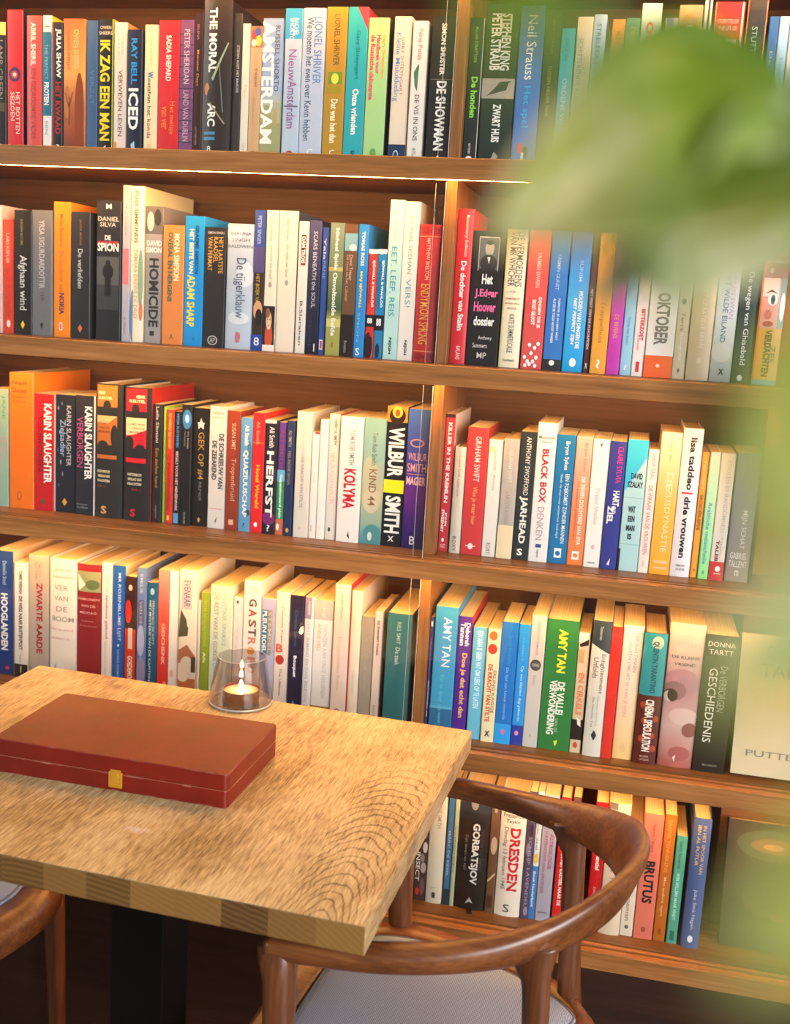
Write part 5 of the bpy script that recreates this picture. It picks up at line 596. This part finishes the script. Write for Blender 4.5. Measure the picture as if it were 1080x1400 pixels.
# ---------------------------------------------------------------- table
TZ=.75; TT=.0305
tb=tag(empty('cafe_table',(-.2375,-.363,0),math.radians(-2.3)),'oak cafe table on a black steel column in front of the bookcase','table')
mb=MB(); mb.box(-.336,.336,-.2615,.2615,TZ-TT,TZ); mb.m[2]=1; mb.m[4]=1
mb.build('tabletop',[TABLE,ENDG],tb,bevel=.0015,seg=2)
STEEL=plain('060607',.5,.2)
mb=MB(); mb.box(-.036,.036,-.036,.036,.012,TZ-TT); mb.build('column',STEEL,tb,loc=(-.012,0,0),bevel=.002)
mb=MB(); mb.box(-.17,.17,-.17,.17,0,.012); mb.build('base_plate',STEEL,tb,bevel=.003)
# ---------------------------------------------------------------- box
def lacquer():
    m,n,l,b=newmat('red_brown_leather_lacquer')
    tc=n.new('ShaderNodeTexCoord'); no=n.new('ShaderNodeTexNoise'); no.inputs['Scale'].default_value=9; no.inputs['Detail'].default_value=8; no.inputs['Roughness'].default_value=.7; l.new(tc.outputs['Object'],no.inputs['Vector'])
    cr=n.new('ShaderNodeValToRGB'); el=cr.color_ramp.elements; el[0].position=.3; el[0].color=lin('560f08'); el[1].position=.7; el[1].color=lin('761509'); l.new(no.outputs['Fac'],cr.inputs[0])
    # worn pale edges
    ge=n.new('ShaderNodeNewGeometry'); bv=n.new('ShaderNodeBevel'); bv.samples=6; bv.inputs[0].default_value=.0022
    dt=n.new('ShaderNodeVectorMath'); dt.operation='DOT_PRODUCT'; l.new(bv.outputs[0],dt.inputs[0]); l.new(ge.outputs['True Normal'],dt.inputs[1])
    rp=n.new('ShaderNodeMapRange'); rp.inputs['From Min'].default_value=.985; rp.inputs['From Max'].default_value=.86; l.new(dt.outputs['Value'],rp.inputs['Value'])
    n2=n.new('ShaderNodeTexNoise'); n2.inputs['Scale'].default_value=45; n2.inputs['Detail'].default_value=4; l.new(tc.outputs['Object'],n2.inputs['Vector'])
    r2=n.new('ShaderNodeValToRGB'); r2.color_ramp.elements[0].position=.5; r2.color_ramp.elements[1].position=.66; l.new(n2.outputs['Fac'],r2.inputs[0])
    mu=n.new('ShaderNodeMath'); mu.operation='MULTIPLY'; l.new(rp.outputs[0],mu.inputs[0]); l.new(r2.outputs[0],mu.inputs[1])
    mx=n.new('ShaderNodeMix'); mx.data_type='RGBA'; l.new(mu.outputs[0],mx.inputs[0]); l.new(cr.outputs[0],mx.inputs[6]); mx.inputs[7].default_value=lin('d8a890')
    l.new(mx.outputs[2],b.inputs['Base Color']); b.inputs['Roughness'].default_value=.4; b.inputs['Specular IOR Level'].default_value=.45
    bp=n.new('ShaderNodeBump'); bp.inputs['Strength'].default_value=.06; bp.inputs['Distance'].default_value=.001; l.new(n2.outputs['Fac'],bp.inputs['Height']); l.new(bp.outputs[0],b.inputs['Normal'])
    return m
LAC=lacquer()
bx=tag(empty('wooden_case',(-.2665,-.3675,TZ),math.radians(-1.0)),'flat red-brown lacquered case with a brass clasp lying on the oak table','case')
BW,BD,BH=.2965,.1665,.041
def slab(mb,z0,z1,ins=0):
    r_=.006; pts=[]
    for cx,cy,a0 in ((BW/2-r_,BD/2-r_,0),(-BW/2+r_,BD/2-r_,90),(-BW/2+r_,-BD/2+r_,180),(BW/2-r_,-BD/2+r_,270)):
        for i in range(5):
            a=math.radians(a0+90*i/4); pts.append((cx+(r_-ins)*math.cos(a),cy+(r_-ins)*math.sin(a)))
    n=len(pts); mb.add([(x,y,z0) for x,y in pts]+[(x,y,z1) for x,y in pts],[(i,(i+1)%n,n+(i+1)%n,n+i) for i in range(n)]+[tuple(range(n))[::-1],tuple(range(n,2*n))])
mb=MB(); slab(mb,.0,.0205); mb.build('case_bottom',LAC,bx,bevel=.0008,seg=2,ang=.9)
mb=MB(); slab(mb,.0208,BH); mb.build('case_lid',LAC,bx,bevel=.0016,seg=3,ang=.9)
mb=MB(); slab(mb,.0204,.0209,.0005); mb.build('seam_piping',plain('9a5a40',.5),bx)
BRASS=plain('e0aa38',.35,.5,.65)
cl=MB(); cl.box(-.0085,.0085,-BD/2-.0022,-BD/2,.0045,.0235); cl.box(-.0065,.0065,-BD/2-.0022,-BD/2,.0235,.0262); 
co=cl.build('clasp',BRASS,bx,loc=(.012,0,0),bevel=.0008); co['label']='small brass clasp'
cl=MB(); cl.box(-.004,.0045,-BD/2-.0036,-BD/2-.0022,.011,.022); cl.build('clasp_tongue',BRASS,co,bevel=.0005)
cl=MB(); cl.box(-.0045,.005,-BD/2-.0026,-BD/2-.0022,.0155,.0161); cl.build('clasp_slot',plain('3a2810',.6),co)
# ---------------------------------------------------------------- tealight in smoked glass
CX,CY=-.224,-.128
th=tag(empty('candle_holder',(CX,CY,TZ)),'smoked grey glass candle holder narrowing upward behind the red case','candle holder')
SMOKE=thin_glass('smoked_glass',(.82,.80,.80,1),1.95)
mb=MB(); lathe(mb,[(.0005,.0008),(.040,.0008),(.0445,.003),(.0455,.007),(.0345,.0685),(.0345,.0692),(.0338,.0692),(.0335,.0685),(.0442,.0075),(.043,.0052),(.038,.0045),(.0005,.0045)],64)
mb.build('glass_cup',SMOKE,th,smooth=True)
mb=MB(); lathe(mb,[(.0335,.0688),(.0347,.0688),(.0347,.0694),(.0335,.0694)],64,close=True); mb.build('rim',plain('9a9490',.15,.6),th,smooth=True)
mb=MB(); lathe(mb,[(.0425,.0006),(.0445,.0018),(.0452,.0042),(.044,.0046),(.042,.003)],64,close=True); mb.build('foot_ring',plain('a8a49c',.1,.7),th,smooth=True)
tl=tag(empty('tealight',(CX,CY,TZ+.0048)),'burning tealight in a cup painted with the reflected red case inside the smoked glass','candle')
mb=MB(); lathe(mb,[(.0005,.0),(.0255,.0),(.0265,.001),(.0265,.0165),(.026,.0165),(.0258,.0135)],48); mb.build('cup',plain('5a1210',.3,.5),tl,smooth=True)  # reflection of the red case is put into the cup colour
def wax():
    m,n,l,b=newmat('lit_wax'); b.inputs['Base Color'].default_value=lin('f4d8b8'); b.inputs['Roughness'].default_value=.35
    b.inputs['Subsurface Weight'].default_value=.4; b.inputs['Subsurface Radius'].default_value=(.02,.012,.006); b.inputs['Subsurface Scale'].default_value=.5
    return m
mb=MB(); lathe(mb,[(.0256,.002),(.0256,.0135),(.022,.0142),(.01,.0138),(.0005,.0136)],48); mb.build('wax',wax(),tl,smooth=True)
mb=MB(); lathe(mb,[(.0005,.0136),(.0008,.0136),(.0007,.019),(.0004,.0195)],10); mb.build('wick',plain('1c1410',.8),tl,smooth=True)
mb=MB(); lathe(mb,[(.0002,.0165),(.002,.0172),(.0030,.0192),(.0030,.0212),(.0022,.0240),(.0011,.0270),(.0002,.0295)],20); mb.build('flame',emit('flame',(1,.62,.24,1),140),tl,smooth=True)
# ---------------------------------------------------------------- chair
def fabric():
    m,n,l,b=newmat('grey_blue_weave')
    tc=n.new('ShaderNodeTexCoord'); mp=n.new('ShaderNodeMapping'); l.new(tc.outputs['Object'],mp.inputs[0]); mp.inputs['Rotation'].default_value=(0,0,.78)
    ck=n.new('ShaderNodeTexChecker'); ck.inputs['Scale'].default_value=640; ck.inputs[1].default_value=lin('98a4bc'); ck.inputs[2].default_value=lin('627090'); l.new(mp.outputs[0],ck.inputs['Vector'])
    l.new(ck.outputs['Color'],b.inputs['Base Color']); b.inputs['Roughness'].default_value=.85; b.inputs['Specular IOR Level'].default_value=.2
    bp=n.new('ShaderNodeBump'); bp.inputs['Strength'].default_value=.3; bp.inputs['Distance'].default_value=.0006; l.new(ck.outputs['Fac'],bp.inputs['Height']); l.new(bp.outputs[0],b.inputs['Normal'])
    return m
FAB=fabric()
def make_chair(label):
    """faces -x; local origin on the floor under the seat's middle."""
    root=tag(empty('dining_chair',(0,0,0)),label,'chair','walnut dining chairs at the table')
    half=[(-.150,.220,.672,.0135,.0120,0),(-.10,.218,.676,.0145,.0130,.05),(-.04,.211,.679,.0145,.0140,.15),(.02,.195,.683,.0140,.0155,.25),(.075,.170,.688,.0130,.0190,.32),(.12,.140,.696,.0115,.0240,.36),(.158,.099,.706,.0105,.030,.36),(.184,.052,.715,.010,.0345,.34),(.194,0,.718,.010,.036,.33)]
    pts=[(x,-y,z_,a,b,q) for x,y,z_,a,b,q in half]+[(x,y,z_,a,b,q) for x,y,z_,a,b,q in half[-2::-1]]
    mb=MB(); sweep(mb,catmull(pts,5),18,pw=2.6); mb.build('arm_rail',WALNUT,root,smooth=True)
    for sy in (-1,1):
        mb=MB(); sweep(mb,catmull([(-.142,sy*.219,.676,.019,.0125),(-.138,sy*.221,.658,.019,.0165),(-.133,sy*.224,.62,.0165,.0165),(-.128,sy*.232,.46,.0165,.0175),(-.126,sy*.240,.38,.016,.017),(-.128,sy*.252,.0,.0105,.0105)],5),14,side=(1,0,0),pw=2.4); mb.build('leg',WALNUTV,root,smooth=True)
        mb=MB(); sweep(mb,catmull([(.108,sy*.147,.690,.028,.012),(.112,sy*.147,.664,.019,.0125),(.116,sy*.147,.635,.0145,.013),(.122,sy*.150,.50,.0145,.0145),(.126,sy*.156,.44,.016,.0165),(.135,sy*.165,.36,.015,.015),(.165,sy*.195,.0,.0105,.0105)],5),14,side=(1,0,0),pw=2.4); mb.build('leg',WALNUTV,root,smooth=True)
    # seat frame: rounded trapezoid, wider in front (-x)
    def outline(g):
        c=[(-.226-g,0),(-.223-g,.09),(-.205-g*.8,.15+g*.6),(-.16-g*.2,.212+g),(-.10,.228+g),(-.04,.221+g),(.02,.207+g),(.09,.178+g),(.138,.135+g*.9),(.165+g*.8,.08+g*.3),(.175+g,0)]
        full=c+[(x,-y) for x,y in c[-2:0:-1]]
        full=catmull(full+[full[0]],4)[:-1]; return full
    mb=MB(); o1=outline(.013); n=len(o1); o0=outline(-.036)
    V=[];F=[]
    for pts_,z_ in ((outline(.002),.402),(o1,.412),(outline(.015),.43),(o1,.446),(outline(.004),.4535),(o0,.4535),(o0,.402)): V+=[(x,y,z_) for x,y in pts_]
    for k in range(6):
        F+=[(k*n+i,k*n+(i+1)%n,(k+1)*n+(i+1)%n,(k+1)*n+i) for i in range(n)]
    F+=[(6*n+i,6*n+(i+1)%n,(i+1)%n,i) for i in range(n)]
    mb.add(V,F); mb.build('seat_frame',WALNUT,root,smooth=True)
    mb=MB(); V=[];F=[]; rings=((1,.440),(1,.4545),(.985,.4575),(.92,.461),(.7,.4625)); pb=outline(-.0365)
    for g,z_ in rings: V+=[(-.02+(x+.02)*g,y*g,z_) for x,y in pb]
    for k in range(len(rings)-1): F+=[(k*n+i,k*n+(i+1)%n,(k+1)*n+(i+1)%n,(k+1)*n+i) for i in range(n)]
    F+=[tuple((len(rings)-1)*n+i for i in range(n)),tuple(range(n))[::-1]]
    mb.add(V,F); pad=mb.build('seat_pad',FAB,root,smooth=True); pad['label']='grey blue woven seat pad'
    mb=MB(); q=[(-.02+(x+.02)*.985,y*.985) for x,y in pb]; sweep(mb,[(x,y,.4575,.0013,.0013) for x,y in q+[q[0]]],8); mb.build('piping',plain('5a606c',.8),pad,smooth=True)
    return root
chair=make_chair('walnut dining chair with a curved arm rail tucked under the table by the bottom shelf')
chair.location=(.138,-.365,0); chair.rotation_euler=(0,0,-math.radians(4))
def copy_tree(o,parent=None):
    c=o.copy(); COL.objects.link(c)
    if parent: c.parent=parent
    for ch in list(o.children): copy_tree(ch,c)
    return c
c2=copy_tree(chair); c2['label']='walnut dining chair mostly hidden beneath the table beyond the black column'
c2.location=(-.725,-.285,0); c2.rotation_euler=(0,0,math.pi-math.radians(16))
# ---------------------------------------------------------------- plant close to the lens
def leaf_mat(name,cream,cols,streak=.0):
    """variegated leaf: green blade, cream growing towards the tip and in streaks beside the midrib."""
    m,n,l,b=newmat(name)
    uv=n.new('ShaderNodeUVMap'); sp=n.new('ShaderNodeSeparateXYZ'); l.new(uv.outputs[0],sp.inputs[0])
    mp=n.new('ShaderNodeMapping'); l.new(uv.outputs[0],mp.inputs[0]); mp.inputs['Scale'].default_value=(1.6,3.2,1)
    no=n.new('ShaderNodeTexNoise'); no.inputs['Scale'].default_value=1.5; no.inputs['Detail'].default_value=3; no.inputs['Distortion'].default_value=.5; l.new(mp.outputs[0],no.inputs['Vector'])
    a=n.new('ShaderNodeMath'); a.operation='MULTIPLY_ADD'; l.new(sp.outputs['X'],a.inputs[0]); a.inputs[1].default_value=cream; l.new(no.outputs['Fac'],a.inputs[2])
    s2=n.new('ShaderNodeMath'); s2.operation='PINGPONG'; l.new(sp.outputs['Y'],s2.inputs[0]); s2.inputs[1].default_value=.22
    a2=n.new('ShaderNodeMath'); a2.operation='MULTIPLY_ADD'; l.new(s2.outputs[0],a2.inputs[0]); a2.inputs[1].default_value=streak; l.new(a.outputs[0],a2.inputs[2])
    cr=n.new('ShaderNodeValToRGB'); el=cr.color_ramp.elements; el[0].position=.4; el[0].color=lin(cols[0]); el[1].position=1.0; el[1].color=lin(cols[3])
    e_=el.new(.62); e_.color=lin(cols[1]); e_=el.new(.8); e_.color=lin(cols[2]); l.new(a2.outputs[0],cr.inputs[0])
    l.new(cr.outputs[0],b.inputs['Base Color']); b.inputs['Roughness'].default_value=.4
    t=n.new('ShaderNodeBsdfTranslucent'); l.new(cr.outputs[0],t.inputs[0]); mx=n.new('ShaderNodeMixShader'); mx.inputs[0].default_value=.35
    l.new(b.outputs[0],mx.inputs[1]); l.new(t.outputs[0],mx.inputs[2]); l.new(mx.outputs[0],n['Material Output'].inputs[0])
    return m
GREEN=('4a640a','6c7f16','949444','c4b890')
LEAF=leaf_mat('variegated_leaf',.42,GREEN)
LEAFG=leaf_mat('green_leaf',.12,('4c6a10','6a8420','8a9844','b0b084'))
LEAFS=leaf_mat('streaked_leaf',.3,('4a6c10','6f8a28','a0a468','c4c0a0'),1.6)
PALE=leaf_mat('pale_leaf',.2,('7e8a2a','9aa04a','b4b46c','ccc69c'))
plant=tag(empty('trailing_pothos',(0.3172, -1.313, 1.4081)),'green and cream trailing pothos hanging close in front of the shelves','plant')
P0=Vector((0.3172, -1.313, 1.4081))
def leaf(base,tip,nrm,wid,curl,mat):
    B_=Vector(base)-P0; T=Vector(tip)-P0; ax=T-B_; L=ax.length; ax/=L
    nv=Vector(nrm); nv=(nv-ax*nv.dot(ax)).normalized(); sd=ax.cross(nv).normalized()
    mb=MB(); NU,NV=14,8; V=[];F=[]
    for i in range(NU+1):
        t=i/NU
        ww=wid*(math.sin(math.pi*t**.72)**.75 if 0<t<1 else 0)+1e-4
        for j in range(-NV,NV+1):
            s=j/NV; back=-.10*L*(abs(s)**1.5)*(1-t)**2
            V.append(B_+ax*(L*t+back)+sd*ww*s+nv*(curl*(abs(s)**1.3*ww*.8-.5*L*(t-.5)**2)+.05*ww*math.sin(9*t+2*s)-.0009*math.exp(-(s*9)**2)))
    W_=2*NV+1; UV=[(i/NU,(j+NV)/(2*NV)) for i in range(NU+1) for j in range(-NV,NV+1)]
    for i in range(NU):
        for j in range(W_-1): F.append((i*W_+j,i*W_+j+1,(i+1)*W_+j+1,(i+1)*W_+j))
    mb.add(V,F); o=mb.build('leaf',mat,plant,smooth=True)
    ul=o.data.uv_layers.new(name='blade')
    for lp in o.data.loops: ul.data[lp.index].uv=UV[lp.vertex_index]
    s_=o.modifiers.new('thickness','SOLIDIFY'); s_.thickness=.0004
    return o
def stalk(pts,r_,name='stem'):
    mb=MB(); sweep(mb,catmull([(*(Vector(p_)-P0),r_,r_) for p_ in pts],6),10); return mb.build(name,plain('56702a',.5),plant,smooth=True)
stalk([(0.3172, -1.313, 1.4081), (0.3128, -1.3133, 1.3799), (0.3106, -1.3168, 1.3517), (0.3144, -1.3542, 1.3157), (0.3132, -1.4061, 1.2894), (0.3105, -1.4409, 1.273), (0.3096, -1.4579, 1.2593)],.0022)
stalk([(0.3144, -1.3542, 1.3157),(0.3092, -1.3624, 1.3248),(0.304, -1.3706, 1.342)],.0011,"petiole")
leaf((0.304, -1.3706, 1.342),(0.269, -1.4284, 1.3213),(0.262, -0.8444, 0.47),0.0165,0.45,LEAF)
stalk([(0.3144, -1.3542, 1.3157),(0.3096, -1.3552, 1.3271),(0.3048, -1.3561, 1.3465)],.0011,"petiole")
leaf((0.3048, -1.3561, 1.3465),(0.2725, -1.3716, 1.3501),(0.0278, -0.7589, 0.637),0.0135,0.4,LEAFG)
stalk([(0.3144, -1.3542, 1.3157),(0.3092, -1.3646, 1.3228),(0.3039, -1.375, 1.338)],.0011,"petiole")
leaf((0.3039, -1.375, 1.338),(0.2869, -1.402, 1.3152),(0.6504, -0.694, 0.279),0.0105,0.5,LEAFS)
stalk([(0.3144, -1.3542, 1.3157),(0.3052, -1.3592, 1.3227),(0.296, -1.3642, 1.3377)],.0011,"petiole")
leaf((0.296, -1.3642, 1.3377),(0.278, -1.3871, 1.3139),(0.4467, -0.753, 0.4727),0.0065,0.4,LEAFS)
stalk([(0.3105, -1.4409, 1.273),(0.2938, -1.4636, 1.2993),(0.2772, -1.4862, 1.3336)],.0011,"petiole")
leaf((0.2772, -1.4862, 1.3336),(0.2769, -1.4936, 1.3226),(0.3689, -0.839, 0.3776),0.003,0.3,LEAFG)
stalk([(0.3105, -1.4409, 1.273),(0.3044, -1.4544, 1.2876),(0.2982, -1.468, 1.3103)],.0011,"petiole")
leaf((0.2982, -1.468, 1.3103),(0.2936, -1.4837, 1.2975),(0.3783, -0.8552, 0.2794),0.0052,0.3,PALE)
stalk([(0.3096, -1.4579, 1.2593),(0.3041, -1.4739, 1.274),(0.2986, -1.49, 1.2967)],.0011,"petiole")
leaf((0.2986, -1.49, 1.2967),(0.2895, -1.4951, 1.292),(0.2518, -0.7962, 0.4611),0.0034,0.3,PALE)
stalk([(0.3096, -1.4579, 1.2593),(0.3045, -1.4736, 1.2671),(0.2994, -1.4893, 1.2829)],.0011,"petiole")
leaf((0.2994, -1.4893, 1.2829),(0.2925, -1.5009, 1.2802),(0.3587, -0.7908, 0.3687),0.0036,0.3,PALE)
